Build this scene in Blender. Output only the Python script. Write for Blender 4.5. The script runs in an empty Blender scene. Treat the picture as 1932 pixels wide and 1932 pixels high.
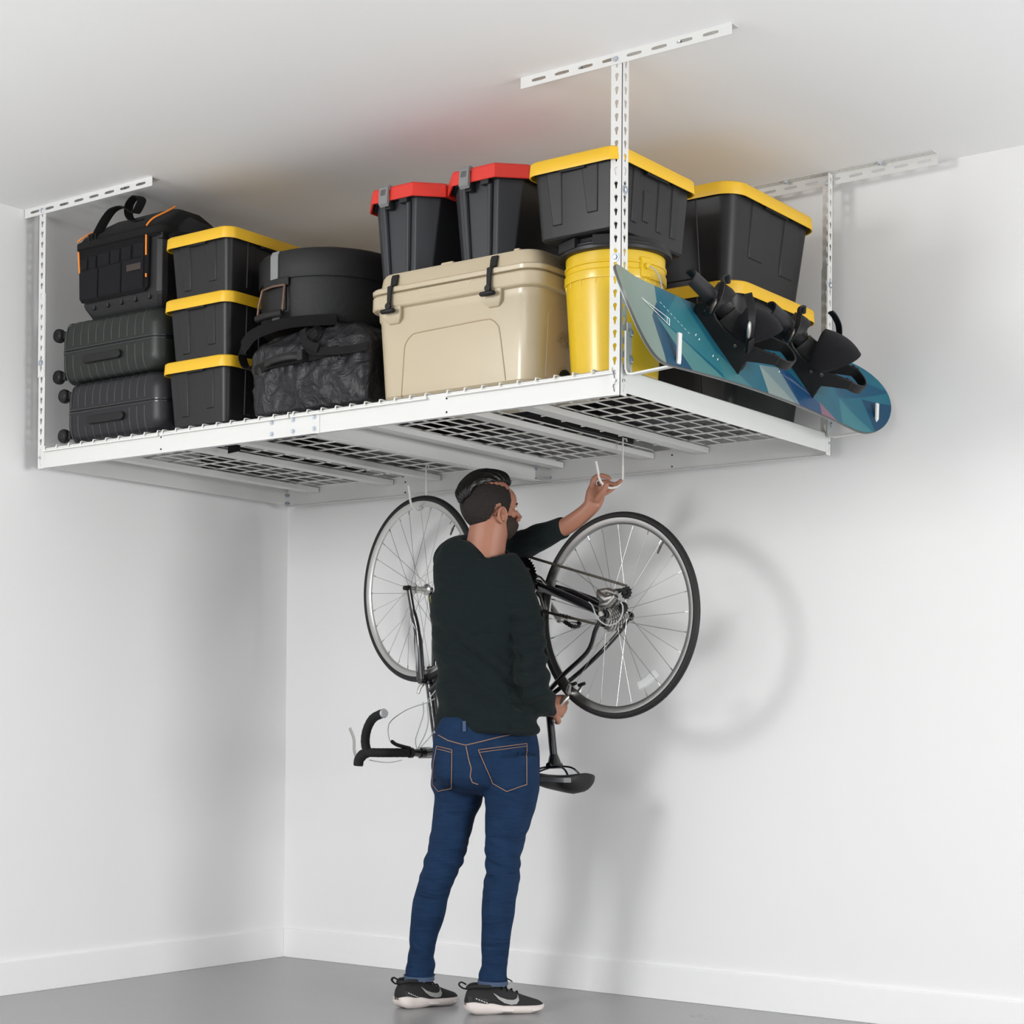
import bpy, math, random
from mathutils import Vector, Matrix, noise
random.seed(7)
PI = math.pi
SC = bpy.context.scene
COL = SC.collection

# ------------------------------------------------------------------ camera numbers
FPX, CX, CY = 3317.469, 966.0, 1341.633
CAM = Vector((5.09697, -5.30882, 0.937102))
FW = Vector((-0.59491853, 0.80370005, 0.01175498))
RT = Vector((0.80378579, 0.59486553, 0.00796259))
UP = Vector((0.000593102, -0.0141855779, 0.999899204))

def at(px, py, d):                     # point at distance d along the viewing axis
    return CAM + (FW + RT * ((px - CX) / FPX) - UP * ((py - CY) / FPX)) * d

def atp(px, py, ax, val):              # point on an axis aligned plane
    r = FW + RT * ((px - CX) / FPX) - UP * ((py - CY) / FPX)
    return CAM + r * ((val - CAM[ax]) / r[ax])

# ------------------------------------------------------------------ materials
def mat(name, col, rough=0.5, metal=0.0, bump=0.0, bscale=200.0, var=0.0, vscale=6.0, coat=0.0, spec=0.5, sheen=0.0, alpha=1.0, trans=0.0, col2=None):
    m = bpy.data.materials.new(name); m.use_nodes = True
    nt = m.node_tree; b = nt.nodes['Principled BSDF']
    b.inputs['Base Color'].default_value = (*col, 1)
    b.inputs['Roughness'].default_value = rough
    b.inputs['Metallic'].default_value = metal
    b.inputs['Specular IOR Level'].default_value = spec
    if coat: b.inputs['Coat Weight'].default_value = coat; b.inputs['Coat Roughness'].default_value = 0.15
    if sheen: b.inputs['Sheen Weight'].default_value = sheen; b.inputs['Sheen Roughness'].default_value = 0.5
    if alpha < 1: b.inputs['Alpha'].default_value = alpha
    if trans: b.inputs['Transmission Weight'].default_value = trans
    tc = nt.nodes.new('ShaderNodeTexCoord')
    if var or col2:
        n = nt.nodes.new('ShaderNodeTexNoise'); n.inputs['Scale'].default_value = vscale; n.inputs['Detail'].default_value = 4
        nt.links.new(tc.outputs['Object'], n.inputs['Vector'])
        mx = nt.nodes.new('ShaderNodeMix'); mx.data_type = 'RGBA'
        c2 = col2 if col2 else tuple(min(1, c * (1 + var)) for c in col)
        c1 = col if col2 else tuple(c * (1 - var) for c in col)
        mx.inputs[6].default_value = (*c1, 1); mx.inputs[7].default_value = (*c2, 1)
        nt.links.new(n.outputs['Fac'], mx.inputs[0]); nt.links.new(mx.outputs[2], b.inputs['Base Color'])
    if bump:
        n = nt.nodes.new('ShaderNodeTexNoise'); n.inputs['Scale'].default_value = bscale; n.inputs['Detail'].default_value = 3
        nt.links.new(tc.outputs['Object'], n.inputs['Vector'])
        bp = nt.nodes.new('ShaderNodeBump'); bp.inputs['Strength'].default_value = bump; bp.inputs['Distance'].default_value = 0.002
        nt.links.new(n.outputs['Fac'], bp.inputs['Height']); nt.links.new(bp.outputs['Normal'], b.inputs['Normal'])
    return m

M = {}
M['wall'] = mat('wall_paint', (0.80, 0.80, 0.80), 0.75, bump=0.03, bscale=90, var=0.008, vscale=1.5)
M['ceil'] = mat('ceiling_paint', (0.88, 0.88, 0.88), 0.85, bump=0.10, bscale=120, var=0.01, vscale=3)
M['trim'] = mat('trim_paint', (0.84, 0.84, 0.84), 0.45)
M['rack'] = mat('white_powder_coat', (0.66, 0.66, 0.645), 0.38, bump=0.04, bscale=400)
M['wire'] = mat('white_wire_coat', (0.80, 0.80, 0.77), 0.35)
M['zinc'] = mat('zinc_bolt', (0.55, 0.60, 0.66), 0.3, 0.9)
M['hole'] = mat('dark_hole', (0.02, 0.02, 0.02), 0.9)
M['blackp'] = mat('black_plastic', (0.013, 0.013, 0.0145), 0.40, bump=0.05, bscale=500, var=0.08, vscale=9, spec=0.35)
M['greyp'] = mat('dark_grey_plastic', (0.024, 0.026, 0.031), 0.45, bump=0.08, bscale=600, spec=0.4)
M['yellow'] = mat('yellow_lid_plastic', (0.74, 0.44, 0.016), 0.45, bump=0.05, bscale=500)
M['red'] = mat('red_lid_plastic', (0.62, 0.030, 0.018), 0.42)
M['greylatch'] = mat('grey_latch_plastic', (0.19, 0.19, 0.19), 0.5)
M['beige'] = mat('beige_rotomould', (0.48, 0.405, 0.28), 0.33, bump=0.03, bscale=60, coat=0.25, var=0.03, vscale=5)
M['beiged'] = mat('beige_recess', (0.50, 0.41, 0.30), 0.5)
M['groove'] = mat('beige_groove', (0.40, 0.31, 0.20), 0.6)
M['rubber'] = mat('black_rubber', (0.007, 0.007, 0.0075), 0.55, bump=0.08, bscale=400, spec=0.35)
M['bucket'] = mat('yellow_bucket_plastic', (0.68, 0.45, 0.010), 0.30, coat=0.15)
M['suit1'] = mat('olive_black_shell', (0.013, 0.0155, 0.0135), 0.36, bump=0.25, bscale=500, spec=0.35)
M['suit2'] = mat('charcoal_shell', (0.013, 0.013, 0.016), 0.36, bump=0.25, bscale=500, spec=0.35)
M['ribline'] = mat('rib_highlight_plastic', (0.06, 0.063, 0.066), 0.35)  # ribs paler than the shell: their highlight is put into the colour
M['fabric'] = mat('black_canvas', (0.004, 0.004, 0.005), 0.9, bump=0.5, bscale=700, sheen=0.05, spec=0.2)
M['fabric2'] = mat('black_pocket_canvas', (0.007, 0.007, 0.0095), 0.9, bump=0.5, bscale=700, sheen=0.05, spec=0.2)
M['orange'] = mat('orange_piping', (0.90, 0.26, 0.02), 0.5)
M['nylon'] = mat('black_nylon', (0.009, 0.009, 0.011), 0.42, bump=0.15, bscale=700, spec=0.35)
M['webbing'] = mat('black_webbing', (0.007, 0.007, 0.007), 0.85, bump=0.6, bscale=900, spec=0.25)
M['drum'] = mat('black_pebbled_plastic', (0.009, 0.0095, 0.010), 0.5, bump=0.6, bscale=420, spec=0.35)
M['strapg'] = mat('grey_strap', (0.22, 0.23, 0.23), 0.75, bump=0.6, bscale=700)
M['rust'] = mat('worn_steel', (0.20, 0.13, 0.10), 0.4, 0.8)
M['steel'] = mat('polished_steel', (0.50, 0.49, 0.47), 0.30, 1.0)
M['alu'] = mat('brushed_aluminium', (0.60, 0.60, 0.59), 0.32, 1.0)
M['darksteel'] = mat('dark_steel', (0.12, 0.11, 0.10), 0.35, 0.9)
M['chain'] = mat('oily_chain', (0.10, 0.09, 0.075), 0.45, 0.8)
M['frame'] = mat('gloss_black_paint', (0.008, 0.008, 0.010), 0.18, coat=0.6)
M['silver'] = mat('silver_decal', (0.55, 0.57, 0.60), 0.3, 0.3)
M['tyre'] = mat('tyre_rubber', (0.016, 0.016, 0.017), 0.6, bump=0.25, bscale=500, spec=0.35)
M['tape'] = mat('handlebar_tape', (0.014, 0.014, 0.0145), 0.8, bump=0.5, bscale=300, spec=0.3)
M['cable'] = mat('grey_cable_housing', (0.42, 0.43, 0.43), 0.4)
M['hooks'] = mat('white_hook_coating', (0.72, 0.71, 0.67), 0.4)
M['reflector'] = mat('clear_reflector', (0.75, 0.76, 0.76), 0.15, trans=0.55)
M['yellowsafe'] = mat('yellow_sticker', (0.70, 0.68, 0.03), 0.5)

# ------------------------------------------------------------------ mesh builder
class MB:
    def __init__(s): s.v = []; s.f = []; s.m = []
    def add(s, vs, fs, mi=0):
        o = len(s.v); s.v += [tuple(p) for p in vs]
        for f in fs: s.f.append([i + o for i in f]); s.m.append(mi)
        return s
    def box(s, x0, x1, y0, y1, z0, z1, mi=0):
        v = [(x, y, z) for z in (z0, z1) for y in (y0, y1) for x in (x0, x1)]
        return s.add(v, [(0, 2, 3, 1), (4, 5, 7, 6), (0, 1, 5, 4), (2, 6, 7, 3), (0, 4, 6, 2), (1, 3, 7, 5)], mi)
    def hexa(s, a, b, mi=0):           # a, b: two quads of 4 points
        return s.add(list(a) + list(b), [(3, 2, 1, 0), (4, 5, 6, 7), (0, 1, 5, 4), (1, 2, 6, 5), (2, 3, 7, 6), (3, 0, 4, 7)], mi)
    def loft(s, rings, cap0=True, cap1=True, closed=False, mi=0):
        n = len(rings[0]); vs = [p for r in rings for p in r]; fs = []
        K = len(rings)
        for k in range(K if closed else K - 1):
            k2 = (k + 1) % K
            for i in range(n):
                j = (i + 1) % n
                fs.append((k * n + i, k * n + j, k2 * n + j, k2 * n + i))
        if cap0 and not closed: fs.append(tuple(range(n - 1, -1, -1)))
        if cap1 and not closed: fs.append(tuple((K - 1) * n + i for i in range(n)))
        return s.add(vs, fs, mi)
    def tube(s, pts, r, n=10, closed=False, caps=True, sx=1.0, sy=1.0, upv=None, mi=0):
        pts = [Vector(p) for p in pts]; K = len(pts)
        rr = r if isinstance(r, (list, tuple)) else [r] * K
        T = []
        for i in range(K):
            a = pts[i - 1] if (i > 0 or closed) else pts[0]
            b = pts[(i + 1) % K] if (i < K - 1 or closed) else pts[-1]
            t = (b - a); T.append(t.normalized() if t.length > 1e-9 else Vector((0, 0, 1)))
        u = Vector(upv) if upv else (Vector((0, 0, 1)) if abs(T[0].z) < 0.9 else Vector((1, 0, 0)))
        N = (u - T[0] * u.dot(T[0])).normalized(); rings = []
        for i in range(K):
            if upv: N = (Vector(upv) - T[i] * Vector(upv).dot(T[i]))
            else: N = (N - T[i] * N.dot(T[i]))
            N = N.normalized() if N.length > 1e-6 else Vector((1, 0, 0))
            B = T[i].cross(N)
            rings.append([pts[i] + (N * math.cos(a) * sx + B * math.sin(a) * sy) * rr[i] for a in [2 * PI * k / n for k in range(n)]])
        return s.loft(rings, caps, caps, closed, mi)
    def ribbon(s, pts, w, t, wdir, mi=0):   # flat strap: width along wdir, thickness t
        pts = [Vector(p) for p in pts]; rings = []
        for i, p in enumerate(pts):
            a = pts[max(0, i - 1)]; b = pts[min(len(pts) - 1, i + 1)]
            T = (b - a).normalized()
            W = Vector(wdir[i] if isinstance(wdir, list) else wdir); W = (W - T * W.dot(T)).normalized()
            N = T.cross(W)
            ww = w[i] if isinstance(w, (list, tuple)) else w
            rings.append([p + W * ww / 2 + N * t / 2, p - W * ww / 2 + N * t / 2, p - W * ww / 2 - N * t / 2, p + W * ww / 2 - N * t / 2])
        return s.loft(rings, mi=mi)
    def lathe(s, prof, c=(0, 0, 0), ax=(0, 0, 1), n=32, cap0=True, cap1=True, mi=0, sx=1.0, sy=1.0):
        c = Vector(c); A = Vector(ax).normalized()
        u = Vector((1, 0, 0)) if abs(A.x) < 0.9 else Vector((0, 1, 0))
        N = (u - A * u.dot(A)).normalized(); B = A.cross(N)
        rings = [[c + A * z + (N * math.cos(a) * sx + B * math.sin(a) * sy) * max(r, 1e-5) for a in [2 * PI * k / n for k in range(n)]] for r, z in prof]
        return s.loft(rings, cap0, cap1, mi=mi)
    def prism(s, poly, fn, t0, t1, mi=0):   # poly in (u,v); fn(u,v,t) -> point
        n = len(poly)
        vs = [fn(u, v, t0) for u, v in poly] + [fn(u, v, t1) for u, v in poly]
        fs = [tuple(range(n - 1, -1, -1)), tuple(range(n, 2 * n))] + [(i, (i + 1) % n, n + (i + 1) % n, n + i) for i in range(n)]
        return s.add(vs, fs, mi)
    def xf(s, mtx, start=0):
        for i in range(start, len(s.v)): s.v[i] = tuple(mtx @ Vector(s.v[i]))
        return s

def rr(cx, cy, hx, hy, r, n=5):
    out = []
    r = min(r, hx - 1e-4, hy - 1e-4)
    for (sx, sy, a0) in ((1, 1, 0), (-1, 1, PI / 2), (-1, -1, PI), (1, -1, 1.5 * PI)):
        for k in range(n + 1):
            a = a0 + PI / 2 * k / n
            out.append((cx + sx * (hx - r) + r * math.cos(a), cy + sy * (hy - r) + r * math.sin(a)))
    return out

def catm(pts, m=6, closed=False):
    P = [Vector(p) for p in pts]; K = len(P); out = []
    for i in range(K if closed else K - 1):
        if closed: a, b, c, d = P[i - 1], P[i], P[(i + 1) % K], P[(i + 2) % K]
        else: a, b, c, d = P[max(i - 1, 0)], P[i], P[i + 1], P[min(i + 2, K - 1)]
        for k in range(m):
            t = k / m
            out.append(0.5 * ((2 * b) + (c - a) * t + (2 * a - 5 * b + 4 * c - d) * t * t + (3 * b - a - 3 * c + d) * t ** 3))
    if not closed: out.append(P[-1])
    return out

def obj(name, mb, mats, parent=None, smooth=True, angle=35, bevel=0, loc=None, label=None, bseg=2):
    me = bpy.data.meshes.new(name)
    me.from_pydata(mb.v, [], mb.f); me.validate()
    if not isinstance(mats, (list, tuple)): mats = [mats]
    for m in mats: me.materials.append(m)
    if len(mats) > 1 and len(me.polygons) == len(mb.m): me.polygons.foreach_set('material_index', mb.m)
    me.polygons.foreach_set('use_smooth', [smooth] * len(me.polygons))
    if smooth: me.set_sharp_from_angle(angle=math.radians(angle))
    me.update()
    o = bpy.data.objects.new(name, me); COL.objects.link(o)
    if bevel:
        b = o.modifiers.new('b', 'BEVEL'); b.width = bevel; b.segments = bseg; b.limit_method = 'ANGLE'; b.angle_limit = math.radians(40)
    if parent: o.parent = parent
    if loc: o.location = loc
    if label: o['label'] = label
    return o

def tag(o, label=None, cat=None, group=None, kind=None):
    if label: o['label'] = label
    if cat: o['category'] = cat
    if group: o['group'] = group
    if kind: o['kind'] = kind
    return o

def thing(name, label, cat, loc=(0, 0, 0), rz=0.0, group=None):
    o = bpy.data.objects.new(name, None); COL.objects.link(o)
    o.location = loc; o.rotation_euler = (0, 0, rz); o.empty_display_size = 0.05
    return tag(o, label, cat, group)

def dup(o, parent=None, loc=None):
    c = o.copy(); COL.objects.link(c)
    if parent: c.parent = parent
    if loc is not None: c.location = loc
    for ch in list(o.children): dup(ch, c)
    return c

def hexbolt(mb, c, ax, r=0.008, h=0.006, washer=True):
    c = Vector(c); ax = Vector(ax).normalized()
    if washer: mb.lathe([(r * 1.5, 0), (r * 1.5, 0.0015), (r * 0.3, 0.0018)], c, ax, 18)
    mb.lathe([(r, 0.001), (r, h * 0.8), (r * 0.8, h), (r * 0.2, h)], c, ax, 6)
    return mb
# ------------------------------------------------------------------ the room
H = 2.7717
def struct(name, mb, m, **k):
    o = obj(name, mb, m, **k); o['kind'] = 'structure'; return o
XR, YN = 8.5, -8.5
fm = mat('concrete_floor', (0.30, 0.30, 0.30), 0.22, spec=0.5)
nt = fm.node_tree; b = nt.nodes['Principled BSDF']; tc = nt.nodes.new('ShaderNodeTexCoord')
n1 = nt.nodes.new('ShaderNodeTexNoise'); n1.inputs['Scale'].default_value = 2.2; n1.inputs['Detail'].default_value = 8; n1.inputs['Roughness'].default_value = 0.62
n2 = nt.nodes.new('ShaderNodeTexNoise'); n2.inputs['Scale'].default_value = 60; n2.inputs['Detail'].default_value = 4
nt.links.new(tc.outputs['Object'], n1.inputs['Vector']); nt.links.new(tc.outputs['Object'], n2.inputs['Vector'])
mx = nt.nodes.new('ShaderNodeMix'); mx.data_type = 'RGBA'; mx.inputs[6].default_value = (0.235, 0.235, 0.238, 1); mx.inputs[7].default_value = (0.33, 0.33, 0.333, 1)
nt.links.new(n1.outputs['Fac'], mx.inputs[0])
mx2 = nt.nodes.new('ShaderNodeMix'); mx2.data_type = 'RGBA'; mx2.blend_type = 'OVERLAY'; mx2.inputs[0].default_value = 0.10
nt.links.new(mx.outputs[2], mx2.inputs[6]); nt.links.new(n2.outputs['Fac'], mx2.inputs[7]); nt.links.new(mx2.outputs[2], b.inputs['Base Color'])
mr = nt.nodes.new('ShaderNodeMapRange'); mr.inputs['To Min'].default_value = 0.22; mr.inputs['To Max'].default_value = 0.38
nt.links.new(n1.outputs['Fac'], mr.inputs['Value']); nt.links.new(mr.outputs[0], b.inputs['Roughness'])
bp = nt.nodes.new('ShaderNodeBump'); bp.inputs['Strength'].default_value = 0.03; nt.links.new(n2.outputs['Fac'], bp.inputs['Height']); nt.links.new(bp.outputs['Normal'], b.inputs['Normal'])
struct('floor', MB().box(-0.15, XR, YN, 0.15, -0.12, 0.0), fm, smooth=False)
struct('ceiling', MB().box(-0.15, XR, YN, 0.15, H, H + 0.12), M['ceil'], smooth=False)
struct('wall_right', MB().box(-0.15, XR, 0.0, 0.15, 0.0, H), M['wall'], smooth=False)
struct('wall_left', MB().box(-0.15, 0.0, YN, 0.0, 0.0, H), M['wall'], smooth=False)
BH, BT = 0.1179, 0.014
struct('baseboard_right', MB().box(0, XR, -BT, 0, 0, BH), M['trim'], smooth=False, bevel=0.002)
struct('baseboard_left', MB().box(0, BT, YN, -BT, 0, BH), M['trim'], smooth=False, bevel=0.002)
# ------------------------------------------------------------------ overhead rack
X0, X1, Y0, Y1, ZB = 0.0805, 2.5205, -1.35097, -0.0868, 1.846
ZT = 1.918
rack = thing('overhead_rack', 'large white steel ceiling mounted storage rack with wire deck, loaded with bins and bags', 'storage rack', ((X0 + X1) / 2, (Y0 + Y1) / 2, ZB))
RO = rack.location.copy()
def rk(name, mb, m, **k):
    mb.xf(Matrix.Translation(-RO)); return obj(name, mb, m, rack, **k)

def perf(mb, fn, w, v0, v1, pitch, hole, t, first=None, solid=()):
    """strip of width w (u), from v0 to v1, with a hole outline in each pitch cell; fn(u,v,n)"""
    L = v1 - v0; nc = max(1, int(L / pitch)); N = 24
    pad = (L - nc * pitch) / 2 if first is None else first
    def quad(a, b):
        if b - a < 1e-5: return
        mb.hexa([fn(0, a, 0), fn(w, a, 0), fn(w, b, 0), fn(0, b, 0)], [fn(0, a, t), fn(w, a, t), fn(w, b, t), fn(0, b, t)])
    quad(v0, v0 + pad); cur = v0 + pad; k = 0
    while cur + pitch <= v1 + 1e-6:
        if k in solid: quad(cur, cur + pitch)
        else:
            c = (w / 2, cur + pitch / 2); H_ = hole
            hp = []; bp_ = []
            for i in range(N):
                a = 2 * PI * (i + 0.5) / N; dx, dy = math.cos(a), math.sin(a)
                rh = hole(a); hp.append((c[0] + dx * rh, c[1] + dy * rh))
                s_ = min((w / 2) / max(abs(dx), 1e-6), (pitch / 2) / max(abs(dy), 1e-6)); bp_.append([c[0] + dx * s_, c[1] + dy * s_])
            for cxn, cyn in ((0, cur), (w, cur), (w, cur + pitch), (0, cur + pitch)):
                j = min(range(N), key=lambda q: (bp_[q][0] - cxn) ** 2 + (bp_[q][1] - cyn) ** 2); bp_[j] = [cxn, cyn]
            vs = [fn(u, v, 0) for u, v in bp_] + [fn(u, v, 0) for u, v in hp] + [fn(u, v, t) for u, v in bp_] + [fn(u, v, t) for u, v in hp]
            fs = []
            for i in range(N):
                j = (i + 1) % N
                fs += [(i, N + i, N + j, j), (2 * N + i, 2 * N + j, 3 * N + j, 3 * N + i), (N + i, 3 * N + i, 3 * N + j, N + j), (i, j, 2 * N + j, 2 * N + i)]
            mb.add(vs, fs)
        cur += pitch; k += 1
    quad(cur, v1)

def ray_poly(poly):
    def f(a):
        dx, dy = math.cos(a), math.sin(a); best = 1e-3
        for i in range(len(poly)):
            (x1, y1), (x2, y2) = poly[i], poly[(i + 1) % len(poly)]
            ex, ey = x2 - x1, y2 - y1; den = dx * ey - dy * ex
            if abs(den) < 1e-12: continue
            t = (x1 * ey - y1 * ex) / den; u = (x1 * dy - y1 * dx) / den
            if t > 0 and -1e-6 <= u <= 1 + 1e-6: best = max(best, t)
        return best
    return f
key = []
for k in range(13):
    a = -0.25 * PI + 1.5 * PI * k / 12; key.append((0.0062 * math.cos(a), 0.0035 + 0.0062 * math.sin(a)))
key += [(-0.0030, -0.006), (-0.0030, -0.0115), (0, -0.0140), (0.0030, -0.0115), (0.0030, -0.006)]
KEY = ray_poly(key)
slot = []
for k in range(9): a = -PI / 2 + PI * k / 8; slot.append((0.0042 * math.cos(a), 0.021 + 0.0042 * math.sin(a) * 1.0) if False else (0.0045 * math.sin(a), 0.0205 + 0.0045 * math.cos(a)))
for k in range(9): a = PI / 2 - PI * k / 8; slot.append((0.0045 * math.sin(a), -0.0205 - 0.0045 * math.cos(a)))
SLOT = ray_poly(slot)

def post(cx, cy, sx, sy, z0, z1, off, first, name):
    """angle iron; corner at (cx,cy), flanges go sx (along X) and sy (along Y)"""
    mb = MB(); t = 0.0016; x = cx + sx * off; y = cy + sy * off
    perf(mb, lambda u, v, n: (x + sx * u, y + sy * n, v), 0.036, z0, z1, 0.0364, KEY, t, first)
    perf(mb, lambda u, v, n: (x + sx * n, y + sy * u, v), 0.032, z0, z1, 0.0364, KEY, t, first)
    return rk(name, mb, M['rack'], smooth=False)

BOLT = {}
def bolts(lst, parent=None, off=None):
    for c, ax, r, h, w in lst:
        k = (r, h, w, tuple(ax))
        if k not in BOLT:
            o = obj('bolt', hexbolt(MB(), (0, 0, 0), ax, r, h, w), M['zinc'], smooth=False); BOLT[k] = o
        else:
            o = BOLT[k].copy(); COL.objects.link(o)
        o.parent = parent or rack; o.location = Vector(c) - RO
class BL_(list):
    pass
def hexadd(lst, c, ax, r=0.008, h=0.006, washer=True): lst.append((tuple(c), tuple(ax), r, h, washer))
brk_spans = [(-0.055, 0.665), (2.182, 2.856), (-0.055, 0.665), (2.165, 2.880)]
cnt = 0
for ci, (cx, cy, sx, sy) in enumerate(((X0, Y0, 1, 1), (X1, Y0, -1, 1), (X0, Y1, 1, -1), (X1, Y1, -1, -1))):
    lo = post(cx, cy, sx, sy, ZB, 2.462, 0.0020, 0.004, 'lower_post')
    up = post(cx, cy, sx, sy, 2.168, H - 0.006, 0.0, 0.012, 'upper_post')
    bb = []
    ox = cx + sx * 0.018; yo = cy - sy * 0.0005
    hexadd(bb, (ox, yo, 2.218), (0, -sy, 0)); hexadd(bb, (cx - sx * 0.0005, cy + sy * 0.016, 2.402), (-sx, 0, 0))
    hexadd(bb, (ox + sx * 0.002, yo, H - 0.017 if sy > 0 else H - 0.03), (0, -1, 0))
    hexadd(bb, (ox, yo, 1.885), (0, -sy, 0), 0.005, 0.003, False); hexadd(bb, (cx - sx * 0.0005, cy + sy * 0.016, 1.885), (-sx, 0, 0), 0.005, 0.003, False)
    for zz in (1.872, 1.905): 
        hexadd(bb, (cx + sx * 0.012, cy + sy * 0.006, zz - 0.012), (0, sy, 0), 0.005, 0.006); hexadd(bb, (cx + sx * 0.006, cy + sy * 0.014, zz - 0.012), (sx, 0, 0), 0.005, 0.006)
    bolts(bb)
    a, b_ = brk_spans[ci]
    if a < 0.002: a = 0.004
    mb = MB(); t = 0.002
    yb = cy if sy > 0 else cy
    # vertical plate on the outside of the post in front, on the inside at the back
    if sy > 0: fnv = lambda u, v, n: (v, cy - 0.0025 + n, H - u)
    else: fnv = lambda u, v, n: (v, cy + 0.001 + n, H - 0.002 - u * 1.05)
    perf(mb, fnv, 0.031 if sy > 0 else 0.034, a, b_, 0.0785, SLOT, t)
    s_ = 1 if sy > 0 else -1
    perf(mb, lambda u, v, n: (v, cy + s_ * u, H - 0.0005 - n), 0.036, a, b_, 0.0785 / 3, ray_poly([(0.003 * math.cos(q * PI / 6), 0.006 * math.sin(q * PI / 6)) for q in range(12)]), t)
    rk('ceiling_bracket', mb, M['rack'], smooth=False)
    bb = []
    for fx in (0.27, 0.74): hexadd(bb, (a + (b_ - a) * fx, cy + s_ * 0.02, H - 0.0025), (0, 0, -1), 0.0075, 0.008)
    bolts(bb)

# beams
XJ = 1.422
def beam_x(x0, x1, yo, s_, name, dz=0):
    mb = MB(); t = 0.0022
    mb.box(x0, x1, min(yo, yo + s_ * t), max(yo, yo + s_ * t), ZB + dz, ZT)
    mb.box(x0, x1, min(yo, yo + s_ * 0.012), max(yo, yo + s_ * 0.012), ZT - t, ZT)
    mb.box(x0 + 0.012, x1 - 0.012, min(yo, yo + s_ * 0.012), max(yo, yo + s_ * 0.012), ZB + dz, ZB + dz + t)
    return rk(name, mb, M['rack'], smooth=False, bevel=0.0008)
beam_x(X0 + 0.003, XJ, Y0 + 0.0035, 1, 'front_beam'); beam_x(XJ - 0.21, X1 - 0.003, Y0 + 0.0060, 1, 'front_beam')
beam_x(X0 + 0.003, XJ, Y1 - 0.0035, -1, 'rear_beam'); beam_x(XJ - 0.21, X1 - 0.003, Y1 - 0.0060, -1, 'rear_beam')
for xe, s_ in ((X0 + 0.0035, 1), (X1 - 0.0035, -1)):
    mb = MB(); t = 0.0022
    mb.box(min(xe, xe + s_ * t), max(xe, xe + s_ * t), Y0 + 0.004, Y1 - 0.004, ZB + 0.009, ZT)
    mb.box(min(xe, xe + s_ * 0.012), max(xe, xe + s_ * 0.012), Y0 + 0.008, Y1 - 0.008, ZT - t, ZT)
    rk('side_beam', mb, M['rack'], smooth=False, bevel=0.0008)
bb = []
for px_, zz in ((1.222, 1.898), (1.313, 1.898), (1.402, 1.898), (1.222, 1.862), (1.313, 1.862), (1.402, 1.862)):
    hexadd(bb, (px_, Y0 + 0.0034, zz), (0, -1, 0), 0.0055, 0.004, True)
for px_ in (1.222, 1.313, 1.402, 1.337):
    for zz in (1.898, 1.862): hexadd(bb, (px_, Y1 - 0.0085, zz), (0, -1, 0), 0.005, 0.007, True)
bolts(bb)
for px_ in (0.715, 1.919):
    for zz in (1.900, 1.860):
        hb = MB(); hb.lathe([(0.0032, 0), (0.0032, 0.0008)], (px_, Y0 + 0.0036 - (0 if px_ < 1 else -0.0024), zz), (0, -1, 0), 14)
        rk('screw_hole', hb, M['hole'], smooth=False); hb = MB(); hb.lathe([(0.0032, 0), (0.0032, 0.0008)], (px_, Y1 - 0.0083, zz), (0, -1, 0), 14); rk('screw_hole', hb, M['hole'], smooth=False)
# centre beam and channels under the deck
mb = MB(); xc = 1.337
mb.box(xc - 0.002, xc, Y0 + 0.010, Y1 - 0.010, ZB + 0.008, 1.912)
mb.box(xc - 0.002, xc + 0.035, Y0 + 0.010, Y1 - 0.010, ZB + 0.006, ZB + 0.008)
mb.box(xc - 0.002, xc + 0.035, Y0 + 0.010, Y1 - 0.010, 1.910, 1.912)
rk('centre_beam', mb, M['rack'], smooth=False, bevel=0.0008)
for xc in (0.242, 0.634, 0.870, 1.440, 1.824, 2.044):
    mb = MB(); w = 0.045; z0, z1 = 1.893, 1.912
    mb.box(xc - w / 2, xc + w / 2, Y0 + 0.012, Y1 - 0.012, z0, z0 + 0.0018)
    for q in (-1, 1): mb.box(xc + q * w / 2 - 0.0009, xc + q * w / 2 + 0.0009, Y0 + 0.012, Y1 - 0.012, z0, z1)
    rk('deck_channel', mb, M['rack'], smooth=False, bevel=0.0006)
# wire decks
ZW = 1.9195
for (a, b_) in ((0.118, 0.708), (0.720, 1.300), (1.310, 1.850), (1.920, 2.498)):
    mb = MB(); r = 0.0024
    n = 9; yf = Y0 - 0.0015
    for k in range(n + 1):
        x = a + 0.006 + (b_ - a - 0.012) * k / n
        mb.tube([(x, yf, 1.9035), (x, yf, 1.916), (x, yf + 0.002, 1.9215), (x, yf + 0.008, 1.9228), (x, Y0 + 0.03, ZW + 0.003), (x, Y1 - 0.012, ZW + 0.003)], r, 6)
    mb.tube([(a, yf - 0.003, 1.906), (b_, yf - 0.003, 1.906)], r * 1.15, 6)
    m = 11
    for k in range(m + 1):
        y = Y0 + 0.035 + (Y1 - 0.02 - Y0 - 0.035) * k / m
        mb.tube([(a, y, ZW - 0.001), (b_, y, ZW - 0.001)], r * 1.1, 6)
    rk('wire_deck', mb, M['wire'], smooth=True)
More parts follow.
